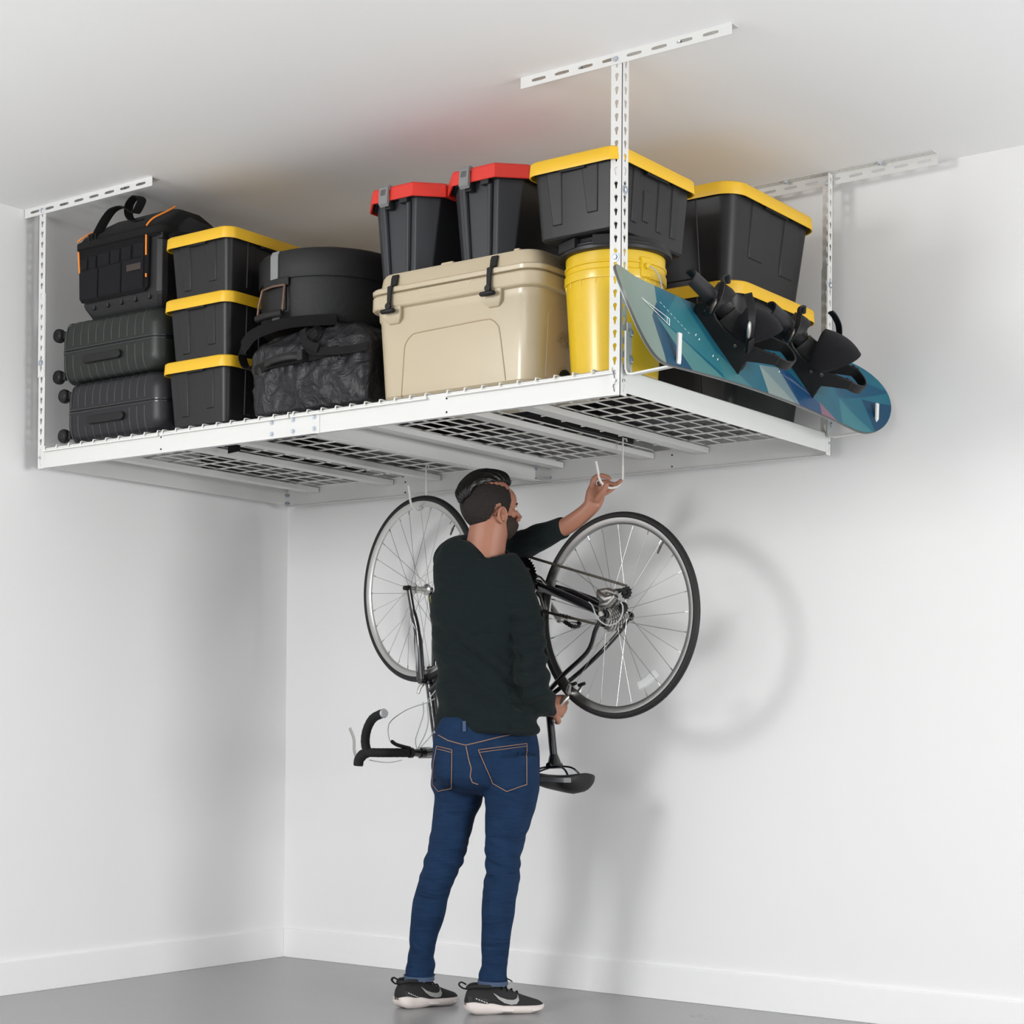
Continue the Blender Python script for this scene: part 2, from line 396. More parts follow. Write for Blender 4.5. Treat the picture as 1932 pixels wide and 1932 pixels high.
# arms for the board
for (yy, xt, zt) in ((-1.315, 2.688, 1.994), (-0.108, 2.694, 1.994)):
    mb = MB(); xb = X1 + 0.004
    mb.box(xb - 0.0015, xb + 0.0025, yy - 0.012, yy + 0.012, 1.908, 2.045)
    pts = [(xb + 0.002, yy - 0.013, 2.02), (xb + 0.002, yy - 0.013, 1.917), (xb + 0.008, yy - 0.013, 1.904), (xb + 0.02, yy - 0.013, 1.901), (xt - 0.008, yy - 0.013, 1.909), (xt, yy - 0.013, 1.915), (xt + 0.001, yy - 0.013, 1.925), (xt + 0.003, yy - 0.013, zt)]
    mb.ribbon(pts, 0.018, 0.006, (0, 1, 0))
    h_ = rk('board_arm', mb, M['rack'], smooth=False, bevel=0.001)
    bb = []
    for zz in (2.018, 1.945): hexadd(bb, (xb + 0.0025, yy + 0.003, zz), (1, 0, 0), 0.0085, 0.007)
    bolts(bb, h_)

# wheel hooks hanging from the deck
def wheel_hook(x, y, ztop, zbot, label, rz=0.0):
    t = thing('wheel_hook', label, 'hook', (x, y, zbot), rz, 'white wheel hooks hanging under the rack')
    R = 0.046
    pts = [(0, 0.012, ztop - zbot + 0.006), (0, 0.0, ztop - zbot + 0.016), (0, -0.0, ztop - zbot), (0, 0, 0.06)]
    arc = [(0, -R + R * math.cos(a), R * 0.9 - R * 0.9 * math.sin(a) if True else 0) for a in [PI * k / 10 for k in range(0, 11)]]
    arc = [(0, -R + R * math.cos(a), R - R * math.sin(a)) for a in [PI * k / 12 for k in range(13)]]
    tip = [(0, -2 * R - 0.004, R + 0.018), (0, -2 * R - 0.010, R + 0.040)]
    obj('hook_rod', MB().tube(pts[1:3] + [(0, 0, R + 0.03), (0, 0, R + 0.02)], 0.0030, 8), M['hooks'], t)
    obj('hook_tip', MB().tube([(0, 0, R + 0.032)] + arc + tip, 0.0043, 10), M['hooks'], t)
    obj('hook_eye', MB().tube([(0, 0.0, ztop - zbot + 0.004), (0, 0.004, ztop - zbot + 0.012), (0, 0.012, ztop - zbot + 0.012), (0, 0.016, ztop - zbot + 0.002)], 0.003, 8), M['hooks'], t)
    return t
# ------------------------------------------------------------------ storage boxes
ZD = 1.9252

def ring3(hx, hy, r, z, cx=0, cy=0, n=5): return [(x, y, z) for x, y in rr(cx, cy, hx, hy, r, n)]

def tote(label, loc, W, D, Hh, taper, cr, group, lidh=0.036, ribs='A', body=None, pads=True, name='storage_tote'):
    """W along X, D along Y; loc = centre of the base"""
    t = thing(name, label, 'storage bin', loc, 0, group)
    bm_ = body or M['blackp']
    hb = Hh - lidh * 0.55
    hx0, hy0 = W / 2 - taper - 0.016, D / 2 - taper - 0.016
    hx1, hy1 = W / 2 - 0.018, D / 2 - 0.018
    mb = MB()
    mb.loft([ring3(hx0 - 0.006, hy0 - 0.006, cr, 0.0), ring3(hx0, hy0, cr, 0.005), ring3(hx1, hy1, cr * 1.2, hb)])
    fx = lambda z: hx0 + (hx1 - hx0) * z / hb
    fy = lambda z: hy0 + (hy1 - hy0) * z / hb
    if pads:
        d = 0.003
        def pad(face, u0t, u1t, u0b, u1b, z0, z1):
            """tapered pad on 'f' front (-Y), 'r' right (+X)"""
            def P(u, z, o):
                if face == 'f': return (u, -fy(z) - o, z)
                if face == 'b': return (u, fy(z) + o, z)
                if face == 'l': return (-fx(z) - o, u, z)
                return (fx(z) + o, u, z)
            sg = 1
            a = [P(u0b, z0, -0.002), P(u1b, z0, -0.002), P(u1t, z1, -0.002), P(u0t, z1, -0.002)]
            e = 0.003
            b = [P(u0b + e, z0 + e, d), P(u1b - e, z0 + e, d), P(u1t - e, z1, d), P(u0t + e, z1, d)]
            if face in 'bl': a = a[::-1]; b = b[::-1]
            mb.hexa(a, b)
        z1 = hb - 0.012
        if ribs == 'A':
            for f, hw in (('f', hx0), ('b', hx0)):
                pad(f, -hw * 0.75, -hw * 0.30, -hw * 0.62, -hw * 0.34, Hh * 0.16, z1)
                pad(f, hw * 0.18, hw * 0.66, hw * 0.30, hw * 0.60, Hh * 0.24, z1)
            for f in 'rl':
                for q, zz in ((-0.62, 0.16), (-0.30, 0.22), (0.10, 0.16), (0.50, 0.16)):
                    pad(f, hy0 * q, hy0 * (q + 0.22), hy0 * (q + 0.03), hy0 * (q + 0.20), Hh * zz, z1 * (0.72 if q == -0.30 else 1))
        else:
            for f in 'rl':
                pad(f, -hy0 * 0.62, -hy0 * 0.12, -hy0 * 0.58, -hy0 * 0.18, Hh * 0.34, z1)
                pad(f, hy0 * 0.30, hy0 * 0.72, hy0 * 0.30, hy0 * 0.70, Hh * 0.30, z1)
            for f in 'fb': pad(f, -hx0 * 0.72, hx0 * 0.62, -hx0 * 0.68, hx0 * 0.62, Hh * 0.12, z1)
    obj('bin_body', mb, bm_, t, bevel=0.0015)
    # rim with little tabs
    mb = MB(); zr = hb - 0.006
    mb.loft([ring3(hx1 + 0.004, hy1 + 0.004, cr * 1.2, zr - 0.002), ring3(hx1 + 0.010, hy1 + 0.010, cr * 1.3 + 0.008, zr), ring3(hx1 + 0.010, hy1 + 0.010, cr * 1.3 + 0.008, zr + 0.006)])
    for s_ in (-1, 1):
        for u, w, dz in ((0.0, W * 0.13, 0.016), (-W * 0.27, W * 0.08, 0.009), (W * 0.27, W * 0.06, 0.009)):
            y = s_ * (hy1 + 0.006); mb.box(u - w, u + w, y - 0.006, y + 0.006, zr - dz, zr)
        for u, w, dz in ((0.0, D * 0.13, 0.016), (-D * 0.27, D * 0.07, 0.009), (D * 0.27, D * 0.07, 0.009)):
            x = s_ * (hx1 + 0.006); mb.box(x - 0.006, x + 0.006, u - w, u + w, zr - dz, zr)
    obj('rim', mb, bm_, t, bevel=0.001)
    return t, (hx1, hy1, hb, cr)

def yellow_lid(t, W, D, Hh, lidh, cr, m):
    mb = MB(); zb, zt = Hh - lidh, Hh
    hx, hy = W / 2, D / 2; R = cr * 1.3 + 0.014
    mb.loft([ring3(hx - 0.0035, hy - 0.0035, R, zb + 0.022, n=8), ring3(hx - 0.0035, hy - 0.0035, R, zb, n=8), ring3(hx - 0.0005, hy - 0.0005, R, zb - 0.0005, n=8), ring3(hx, hy, R, zb + 0.001, n=8),
             ring3(hx - 0.002, hy - 0.002, R, zt - 0.004, n=8), ring3(hx - 0.006, hy - 0.006, R, zt, n=8), ring3(hx - 0.02, hy - 0.02, R * 0.8, zt, n=8), ring3(hx - 0.024, hy - 0.024, R * 0.8, zt - 0.008, n=8)])
    return obj('lid', mb, m, t, angle=45)

def ytote(label, loc, W, D, Hh, taper, cr, group, lidh=0.038, ribs='A'):
    t, _ = tote(label, loc, W, D, Hh, taper, cr, group, lidh, ribs)
    yellow_lid(t, W, D, Hh, lidh, cr, M['yellow'])
    return t

g = 'black storage bins with yellow lids'
SW, SD, SH = 0.315, 0.43, 0.217
sx_, sy_ = 0.862, -1.135
proto = ytote('small black bin with yellow lid, bottom of the stack of three beside the suitcases', (sx_, sy_, ZD), SW, SD, SH, 0.016, 0.020, g)
st = 0.2065
p2 = dup(proto, loc=(sx_ + 0.003, sy_, ZD + st)); p2['label'] = 'small black bin with yellow lid, middle of the stack of three beside the suitcases'
p3 = dup(proto, loc=(sx_ + 0.006, sy_, ZD + 2 * st)); p3['label'] = 'small black bin with yellow lid, topmost of the stack of three beside the tool bag'
p4 = dup(proto, loc=(2.362, -1.152, ZD + 0.379)); p4['label'] = 'small black bin with yellow lid standing on the lid of the yellow bucket'
BW, BD, BHt = 0.60, 0.56, 0.365
bt = ytote('large black bin with yellow lid behind the snowboard bindings, lower of the right hand pair', (2.215, -0.425, ZD), BW, BD, BHt + 0.012, 0.040, 0.045, g, 0.040, 'B')
up = ytote('large tall black bin with yellow lid, stacked on top of another behind the yellow bucket', (2.205, -0.425, ZD + 0.366), 0.60, 0.56, 0.312, 0.034, 0.045, g, 0.040, 'B')
for q, (xx, wh) in enumerate(((1.605, 'cooler'), (0.995, 'round case and duffel bag'), (0.386, 'suitcases'))):
    c = dup(bt, loc=(xx, -0.425, ZD)); c['label'] = 'large black bin in the rear row, behind the %s' % wh

# ------------------------------------------------------------------ red lid totes with grey latch
def red_tote(label, loc, W, D, Hh):
    t = thing('latching_tote', label, 'storage bin', loc, 0, 'dark grey latching bins with red lids on the cooler')
    hb = Hh - 0.02
    hx0, hy0, hx1, hy1 = W / 2 - 0.054, D / 2 - 0.040, W / 2 - 0.022, D / 2 - 0.026
    def oct_(hx, hy, c, z): return [(hx, hy - c, z), (hx - c, hy, z), (-hx + c, hy, z), (-hx, hy - c, z), (-hx, -hy + c, z), (-hx + c, -hy, z), (hx - c, -hy, z), (hx, -hy + c, z)]
    mb = MB(); mb.loft([oct_(hx0, hy0, 0.036, 0), oct_(hx1, hy1, 0.054, hb)])
    # framed front face: two uprights with a recessed panel
    for f in (-1, 1):
        for u0, u1, v0, v1 in ((-0.50, -0.30, -0.48, -0.30), (0.30, 0.46, 0.30, 0.46)):
            a = [(hx0 * u0, f * hy0, 0.002), (hx0 * u1, f * hy0, 0.002), (hx1 * v1 * 0.95, f * hy1, hb - 0.03), (hx1 * v0 * 0.95, f * hy1, hb - 0.03)]
            b = [(p[0] + (0.004 if i in (0, 3) else -0.004), p[1] + f * 0.011, p[2]) for i, p in enumerate(a)]
            if f > 0: a = a[::-1]; b = b[::-1]
            mb.hexa(a, b)
        a = [(-hx0 * .9, f * hy1, hb - 0.075), (hx0 * .75, f * hy1, hb - 0.075), (hx1 * .85, f * hy1, hb - 0.02), (-hx1 * .9, f * hy1, hb - 0.02)]
        b = [(p[0], p[1] + f * 0.010, p[2]) for p in a]; a = [(p[0], p[1] - f * 0.012, p[2]) for p in a]
        if f > 0: a = a[::-1]; b = b[::-1]
    obj('bin_body', mb, M['greyp'], t, smooth=False, bevel=0.004)
    mb = MB(); mb.loft([oct_(hx1 + 0.008, hy1 + 0.008, 0.058, hb - 0.022), oct_(hx1 + 0.012, hy1 + 0.012, 0.06, hb)])
    for f in (-1, 1):
        mb.box(-0.030, -0.010, f * (hy1 + 0.012) - 0.010, f * (hy1 + 0.012) + 0.010, hb - 0.048, hb - 0.012)
        mb.box(0.022, 0.052, f * (hy1 + 0.010) - 0.010, f * (hy1 + 0.010) + 0.010, hb - 0.036, hb - 0.008)
    obj('rim', mb, M['blackp'], t, smooth=False, bevel=0.002)
    mb = MB(); zb, zt = Hh - 0.044, Hh; hx, hy = W / 2, D / 2
    def rg(i, z): return oct_(hx - i, hy - i, 0.072 - i * 0.4, z)
    mb.loft([rg(0.006, zb + 0.02), rg(0.006, zb), rg(0.0005, zb), rg(0.0, zb + 0.002), rg(0.002, zt - 0.006), rg(0.008, zt), rg(0.03, zt), rg(0.034, zt - 0.006)])
    obj('lid', mb, M['red'], t, smooth=False, bevel=0.0035)
    for f in (-1, 1):
        mb = MB(); w = 0.034; xl = -0.042
        def P(z, o): return (z, o)
        prof = [(hy - 0.05, zt + 0.002), (hy + 0.004, zt + 0.003), (hy + 0.010, zt - 0.006), (hy + 0.013, zb - 0.010), (hy + 0.004, zb - 0.018), (hy + 0.001, zb - 0.006), (hy + 0.002, zt - 0.012), (hy - 0.05, zt - 0.006)]
        rings = [[(xl + x, f * a, b) for a, b in (prof if f < 0 else prof)] for x in (0, w)]
        mb.loft(rings)
        for k in range(6):
            mb.add([(xl + 0.006 + 0.0035 * k, f * (hy + 0.0115), zt - 0.030), (xl + 0.0075 + 0.0035 * k, f * (hy + 0.0115), zt - 0.030), (xl + 0.0105 + 0.0035 * k, f * (hy + 0.0105), zt - 0.012), (xl + 0.009 + 0.0035 * k, f * (hy + 0.0105), zt - 0.012),
                    (xl + 0.006 + 0.0035 * k, f * (hy + 0.0135), zt - 0.030), (xl + 0.0075 + 0.0035 * k, f * (hy + 0.0135), zt - 0.030), (xl + 0.0105 + 0.0035 * k, f * (hy + 0.0125), zt - 0.012), (xl + 0.009 + 0.0035 * k, f * (hy + 0.0125), zt - 0.012)],
                   [(0, 1, 2, 3), (7, 6, 5, 4), (0, 4, 5, 1), (1, 5, 6, 2), (2, 6, 7, 3), (3, 7, 4, 0)])
        obj('latch', mb, M['greylatch'], t, smooth=False, bevel=0.001)
    return t
ZC = 2.306
r1 = red_tote('dark grey red lidded bin on the cooler, nearer to the round case', (1.682, -1.105, ZC), 0.300, 0.43, 0.262)
r2 = dup(r1, loc=(1.988, -1.105, ZC)); r2['label'] = 'dark grey red lidded bin on the cooler, nearer to the yellow bucket'

# ------------------------------------------------------------------ cooler
t = thing('cooler', 'large beige hard cooler with black rubber latches in the front row of the rack', 'cooler', (1.915, -1.12, ZD))
hx, hy = 0.300, 0.205; zb1 = 0.262
mb = MB()
mb.loft([ring3(hx - 0.022, hy - 0.02, 0.05, 0.0, n=8), ring3(hx - 0.014, hy - 0.012, 0.055, 0.010, n=8), ring3(hx + 0.000, hy - 0.002, 0.06, 0.235, n=8),
         ring3(hx + 0.003, hy + 0.002, 0.06, 0.242, n=8), ring3(hx + 0.004, hy + 0.003, 0.06, zb1 + 0.003, n=8), ring3(hx + 0.015, hy + 0.015, 0.06, zb1 + 0.007, n=8),
         ring3(hx + 0.0175, hy + 0.0175, 0.06, zb1 + 0.011, n=8), ring3(hx + 0.017, hy + 0.017, 0.06, zb1 + 0.044, n=8), ring3(hx + 0.013, hy + 0.013, 0.06, zb1 + 0.049, n=8)])
body = obj('cooler_body', mb, M['beige'], t, angle=32)
# embossed arch groove on front
gl = [(-0.195, 0.005), (-0.180, 0.138), (-0.172, 0.163), (-0.155, 0.179), (-0.128, 0.187), (0.0, 0.190), (0.125, 0.192), (0.150, 0.186), (0.166, 0.172), (0.175, 0.148), (0.192, 0.012)]
cp = catm([(x, 0, z) for x, z in gl], 6)
yfc = lambda z: -(hy - 0.012 + 0.010 * (z - 0.01) / 0.225)
mb = MB(); mb.tube([(p.x, yfc(p.z) - 0.0004, p.z) for p in cp], 0.0020, 6)
obj('panel_groove', mb, M['groove'], body)
# handle slot under the rim, front
mb = MB(); pl = [(-0.11, zb1 + 0.046), (-0.10, zb1 + 0.024), (0.075, zb1 + 0.024), (0.092, zb1 + 0.046)]
mb.prism(pl, lambda u, v, q: (u, -(hy + 0.0165) - q, v), 0.0, 0.0012)
obj('rim_notch', mb, M['beige'], body, smooth=False, bevel=0.001)
# end recess with embossed number and drain plug (right side)
mb = MB(); xr = hx - 0.003
pl = [(-0.135, 0.02), (-0.135, 0.20), (-0.115, 0.225), (0.10, 0.225), (0.135, 0.20), (0.135, 0.02)]
mb.prism(pl, lambda u, v, q: (xr - 0.012 * (1 - v / 0.235) + q, u, v), -0.001, 0.0035)
obj('end_panel', mb, M['beiged'], body, smooth=False, bevel=0.002)
mb = MB(); mb.lathe([(0.024, 0), (0.024, 0.008), (0.019, 0.012), (0.008, 0.012)], (xr - 0.006, -0.045, 0.030), (1, 0, 0), 24)
obj('drain_plug', mb, M['rubber'], body)
def text(name, s, size, m, parent, mtx, ext=0.0008):
    cu = bpy.data.curves.new(name, 'FONT'); cu.body = s; cu.size = size; cu.extrude = ext; cu.align_x = 'CENTER'; cu.align_y = 'CENTER'; cu.resolution_u = 4
    tmp = bpy.data.objects.new(name + '_tmp', cu); COL.objects.link(tmp)
    dg = bpy.context.evaluated_depsgraph_get(); me = bpy.data.meshes.new_from_object(tmp.evaluated_get(dg)); bpy.data.objects.remove(tmp)
    me.materials.clear(); me.materials.append(m); me.transform(mtx)
    o = bpy.data.objects.new(name, me); COL.objects.link(o); o.parent = parent; return o
text('number', '45', 0.062, M['groove'], body, Matrix.Translation((xr + 0.002, -0.055, 0.135)) @ Matrix.Rotation(PI / 2, 4, 'Z') @ Matrix.Rotation(PI / 2, 4, 'X'))
mb = MB(); z0 = zb1 + 0.051; zl = 0.381
mb.loft([ring3(hx + 0.010, hy + 0.010, 0.055, z0, n=8), ring3(hx + 0.017, hy + 0.017, 0.06, z0 + 0.003, n=8), ring3(hx + 0.018, hy + 0.018, 0.06, z0 + 0.014, n=8), ring3(hx + 0.015, hy + 0.015, 0.06, z0 + 0.018, n=8), ring3(hx - 0.002, hy - 0.002, 0.055, z0 + 0.023, n=8),
         ring3(hx - 0.006, hy - 0.006, 0.055, zl - 0.014, n=8), ring3(hx - 0.012, hy - 0.012, 0.055, zl - 0.004, n=8), ring3(hx - 0.024, hy - 0.024, 0.05, zl, n=8)])
lid = obj('cooler_lid', mb, M['beige'], t, angle=32)
mb = MB()
for a, b_ in ((-0.055, 0.0), (0.21, 0.24)):
    mb.loft([[(a, -(hy - 0.010), zl - 0.03), (b_, -(hy - 0.010), zl - 0.03), (b_ - 0.006, -(hy - 0.014), zl + 0.003), (a + 0.006, -(hy - 0.014), zl + 0.003)], [(a, -(hy - 0.06), zl - 0.03), (b_, -(hy - 0.06), zl - 0.03), (b_ - 0.006, -(hy - 0.06), zl + 0.003), (a + 0.006, -(hy - 0.06), zl + 0.003)]])
for x0 in (-0.213, 0.158):
    mb2 = MB()
    # rubber T latch: narrow top, flared T handle
    yF = -(hy + 0.0195)
    pts = [(x0, -(hy - 0.004), zl - 0.012), (x0, -(hy + 0.001), zl - 0.022), (x0, -(hy + 0.006), zl - 0.045), (x0, -(hy + 0.022), z0 + 0.016), (x0, yF - 0.006, z0 - 0.010), (x0, yF - 0.007, z0 - 0.036), (x0, yF - 0.010, z0 - 0.050)]
    ws = [0.024, 0.024, 0.022, 0.018, 0.014, 0.013, 0.018]
    mb2.ribbon(pts, ws, 0.006, (1, 0, 0))
    mb2.lathe([(0.004, -0.027), (0.009, -0.022), (0.0105, 0), (0.009, 0.022), (0.004, 0.027)], (x0, yF - 0.013, z0 - 0.058), (1, 0, 0), 12, sx=1.0, sy=0.75)
    mb2.lathe([(0.0105, -0.004), (0.0105, 0.004)], (x0, yF - 0.011, z0 - 0.043), (0, 1, 0), 12)
    obj('latch', mb2, M['rubber'], t, bevel=0.001, angle=50)
    mb.loft([[(x0 + sx_ * w, -(hy + 0.002 + dd), zz) for sx_ in (-1, 1)] + [(x0 + sx_ * w, -(hy - 0.02), zz) for sx_ in (1, -1)] for (w, dd, zz) in ((0.018, 0.000, 0.222), (0.034, 0.013, 0.240), (0.036, 0.014, zb1 + 0.02))])
obj('latch_seats', mb, M['beige'], body, angle=50, bevel=0.003)

# ------------------------------------------------------------------ bucket
bx, by = 2.384, -1.170
t = thing('bucket', 'round yellow plastic bucket with black screw lid and wire bail', 'bucket', (bx, by, ZD))
mb = MB()
pr = [(0.118, 0.0), (0.122, 0.003), (0.1385, 0.245), (0.1388, 0.262), (0.143, 0.262), (0.144, 0.266), (0.144, 0.285), (0.1405, 0.289), (0.1405, 0.302), (0.144, 0.304), (0.144, 0.3085), (0.1400, 0.310), (0.1405, 0.355)]
mb.lathe(pr, n=64)
for k in range(18):
    a = 2 * PI * k / 18; mb.lathe([(0.001, 0.246), (0.003, 0.262)], (0.1385 * math.cos(a), 0.1385 * math.sin(a), 0), (0, 0, 1), 6)
body = obj('bucket_body', mb, M['bucket'], t, angle=40)
mb = MB(); a = math.radians(-22); ex, ey = math.cos(a), math.sin(a); px_, py_ = -math.sin(a), math.cos(a)
def eb(u, o, z): return (ex * (0.1385 + o) + px_ * u, ey * (0.1385 + o) + py_ * u, z)
mb.hexa([eb(-0.017, -0.004, 0.262), eb(0.017, -0.004, 0.262), eb(0.017, -0.004, 0.322), eb(-0.017, -0.004, 0.322)], [eb(-0.015, 0.012, 0.264), eb(0.015, 0.012, 0.264), eb(0.015, 0.010, 0.318), eb(-0.015, 0.010, 0.318)])
mb.lathe([(0.009, 0.0), (0.008, 0.016)], eb(0.0, 0.004, 0.293), (ex, ey, 0), 14)
obj('bail_ear', mb, M['bucket'], body, bevel=0.002)
mb = MB(); bw = [eb(0.0, 0.016, 0.293), eb(0.012, 0.026, 0.286), eb(0.030, 0.030, 0.262), eb(0.045, 0.024, 0.22), eb(0.055, 0.014, 0.17), eb(0.062, 0.006, 0.135)]
mb.tube(catm(bw, 5), 0.0019, 6); obj('bail_wire', mb, M['cable'], t)
mb = MB()
mb.lathe([(0.152, 0.337), (0.158, 0.339), (0.159, 0.349), (0.156, 0.352), (0.156, 0.358), (0.150, 0.3615), (0.146, 0.3615), (0.144, 0.374), (0.130, 0.376), (0.128, 0.371), (0.02, 0.371)], n=64, cap1=True)
mb.hexa([(-0.105, -0.130, 0.347), (-0.03, -0.163, 0.347), (-0.03, -0.163, 0.374), (-0.105, -0.130, 0.374)], [(-0.09, -0.09, 0.347), (-0.02, -0.12, 0.347), (-0.02, -0.12, 0.374), (-0.09, -0.09, 0.374)])
mb.hexa([(0.03, -0.163, 0.347), (0.105, -0.130, 0.347), (0.105, -0.130, 0.374), (0.03, -0.163, 0.374)], [(0.02, -0.12, 0.347), (0.09, -0.09, 0.347), (0.09, -0.09, 0.374), (0.02, -0.12, 0.374)])
obj('bucket_lid', mb, M['blackp'], t, angle=40, bevel=0.0012)
an = math.radians(-57)
text('number', '12', 0.036, M['bucket'], body, Matrix.Rotation(an, 4, 'Z') @ Matrix.Translation((0.1403, 0, 0.333)) @ Matrix.Rotation(PI / 2, 4, 'Z') @ Matrix.Rotation(PI / 2, 4, 'X'), 0.0006)

# ------------------------------------------------------------------ suitcases lying on their side
def suitcase(label, loc, L_, D, T, m):
    t = thing('suitcase', label, 'suitcase', loc, 0, 'hard shell suitcases at the left end of the rack')
    def shell(name, za, zb, bot):
        mb = MB(); R = 0.055; n = 8; rings = []; e = 0.045
        seq = [(0.030, 0), (0.017, 0.006), (0.007, 0.020), (0.001, 0.045), (0, 0.06), (0, 1)]
        for ins, dz in seq:
            z = (za + dz if dz < 1 else zb) if bot else (zb - dz if dz < 1 else za)
            rings.append(ring3(L_ / 2 - ins, D / 2 - ins, R, z, n=n))
        if not bot: rings = rings[::-1]
        mb.loft(rings)
        return obj(name, mb, m, t, angle=60)
    s0 = shell('lower_shell', 0.0, T * 0.49, True); s1 = shell('upper_shell', T * 0.53, T, False)
    mb = MB()
    mb.loft([ring3(L_ / 2 - 0.003, D / 2 - 0.003, 0.053, T * 0.47, n=8), ring3(L_ / 2 - 0.003, D / 2 - 0.003, 0.053, T * 0.55, n=8)])
    obj('zip_band', mb, M['rubber'], t)
    mb = MB()
    for z in (T * 0.488, T * 0.532):
        mb.loft([ring3(L_ / 2 + 0.0012, D / 2 + 0.0012, 0.055, z - 0.0018, n=8), ring3(L_ / 2 + 0.0012, D / 2 + 0.0012, 0.055, z + 0.0018, n=8)])
    obj('zip_piping', mb, M['frame'], t)
    # pressed ribs wrapping over the edges, on front and back faces and both broad faces
    nr = 11
    for sh, za, zb, up_ in ((s0, 0.0, T * 0.44, 0), (s1, T * 0.58, T, 1)):
        mb = MB()
        for k in range(nr):
            x = -L_ / 2 + 0.045 + (L_ - 0.13) * k / (nr - 1)
            for f in (-1, 1):
                y = f * (D / 2)
                if up_: path = [(x, y, za), (x, y, T - 0.058), (x, f * (D / 2 - 0.0015), T - 0.044), (x, f * (D / 2 - 0.0075), T - 0.0205), (x, f * (D / 2 - 0.0175), T - 0.0065), (x, f * (D / 2 - 0.032), T - 0.0002), (x, 0, T)]
                else:
                    zt = zb
                    if f < 0 and 2 <= k <= 7: zt = 0.050
                    path = [(x, y, zt), (x, y, min(0.058, zt - 0.002)), (x, f * (D / 2 - 0.0015), 0.044), (x, f * (D / 2 - 0.0075), 0.0205), (x, f * (D / 2 - 0.0175), 0.0065), (x, f * (D / 2 - 0.032), 0.0002), (x, 0, 0.0)]
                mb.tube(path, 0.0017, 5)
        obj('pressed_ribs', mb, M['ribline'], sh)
    # side handle
    mb = MB(); zc = T * 0.325; hw, hh = L_ * 0.185, 0.014; xc = -L_ * 0.045
    path = rr(xc, zc, hw, hh, hh * 0.95, 8)
    mb.prism(path, lambda u, v, q: (u, -D / 2 - q, v), -0.002, 0.012)
    obj('side_handle', mb, M['rubber'], t, bevel=0.003, angle=60)
    for (yy, zz) in ((-D / 2 + 0.045, 0.034), (-D / 2 + 0.045, T - 0.034), (D / 2 - 0.045, 0.034), (D / 2 - 0.045, T - 0.034)):
        xw = -L_ / 2 - 0.030
        mb = MB(); mb.lathe([(0.008, -0.012), (0.022, -0.011), (0.0245, -0.006), (0.0245, 0.006), (0.022, 0.011), (0.008, 0.012)], (0, 0, 0), (0, 1, 0), 28)
        w = obj('wheel', mb, M['rubber'], t, loc=(xw, yy - 0.012, zz))
        mb = MB(); mb.lathe([(0.014, -0.0135), (0.015, -0.0115), (0.015, 0.0115), (0.014, 0.0135)], (0, 0, 0), (0, 1, 0), 20)
        mb.box(0.002, 0.036, -0.004, 0.016, -0.012, 0.012)
        obj('caster_fork', mb, M['blackp'], w, bevel=0.002)
    return t
sdep = 0.385
suitcase('charcoal hard shell suitcase lying flat directly on the wire deck', (0.4515, -1.335 + sdep / 2, ZD + 0.001), 0.505, sdep, 0.208, M['suit2'])
suitcase('olive black hard shell suitcase under the tool bag, resting on the lower suitcase', (0.4305, -1.335 + sdep / 2, ZD + 0.211), 0.525, sdep, 0.214, M['suit1'])

# ------------------------------------------------------------------ tool bag
tb = thing('tool_bag', 'black canvas tool bag with orange piping on top of the suitcases', 'tool bag', (0.470, -1.165, ZD + 0.4255))
W2, D2 = 0.205, 0.150
mb = MB()
mb.loft([ring3(W2 - 0.032, D2 - 0.030, 0.02, 0.0, n=2), ring3(W2 - 0.026, D2 - 0.024, 0.02, 0.004, n=2), ring3(W2 - 0.004, D2 - 0.004, 0.024, 0.040, n=2), ring3(W2, D2, 0.026, 0.050, n=2), ring3(W2 + 0.004, D2 + 0.002, 0.026, 0.235, n=2)])
base = obj('hard_base', mb, M['blackp'], tb, smooth=False, bevel=0.002)
mb = MB()
for k in range(5):
    x = -0.14 + k * 0.07
    mb.box(x - 0.007, x + 0.007, -D2 - 0.001, -D2 + 0.03, 0.030, 0.052)
obj('base_ribs', mb, M['blackp'], base, smooth=False, bevel=0.003)
mb = MB()
for q in (1,):
    for yy in (-1, 1):
        mb.box(W2 - 0.026, W2 + 0.008, yy * D2 - 0.006, yy * D2 + 0.008, 0.235, 0.252)
mb.box(W2 - 0.02, W2 + 0.007, -D2 - 0.006, D2 + 0.006, 0.222, 0.236)
obj('corner_caps', mb, M['blackp'], base, smooth=False, bevel=0.003)
# pocket panel on front
mb = MB(); yf = -D2 - 0.002
mb.prism([(-0.200, 0.070), (-0.188, 0.056), (0.130, 0.056), (0.148, 0.070), (0.155, 0.250), (-0.205, 0.245)], lambda u, v, q: (u, yf - q, v), 0.0, 0.010)
pan = obj('front_panel', mb, M['fabric'], tb, smooth=False, bevel=0.003)
mb = MB()
for (a, b_, z0, z1, d) in ((-0.192, -0.098, 0.064, 0.165, 0.014), (-0.095, 0.020, 0.064, 0.165, 0.014), (0.023, 0.132, 0.064, 0.168, 0.014), (-0.192, -0.155, 0.166, 0.205, 0.012), (-0.146, -0.108, 0.166, 0.208, 0.013), (-0.100, -0.040, 0.168, 0.212, 0.013), (-0.038, 0.012, 0.168, 0.214, 0.012), (0.022, 0.070, 0.170, 0.216, 0.013), (0.080, 0.134, 0.170, 0.218, 0.012)):
    mb.hexa([(a, yf - 0.008, z0), (b_, yf - 0.008, z0), (b_, yf - 0.008, z1), (a, yf - 0.008, z1)], [(a + 0.002, yf - d - 0.003, z0 + 0.002), (b_ - 0.002, yf - d - 0.003, z0 + 0.002), (b_ - 0.001, yf - d - 0.001, z1), (a + 0.001, yf - d - 0.001, z1)])
obj('pockets', mb, M['fabric2'], pan, smooth=False, bevel=0.0015)
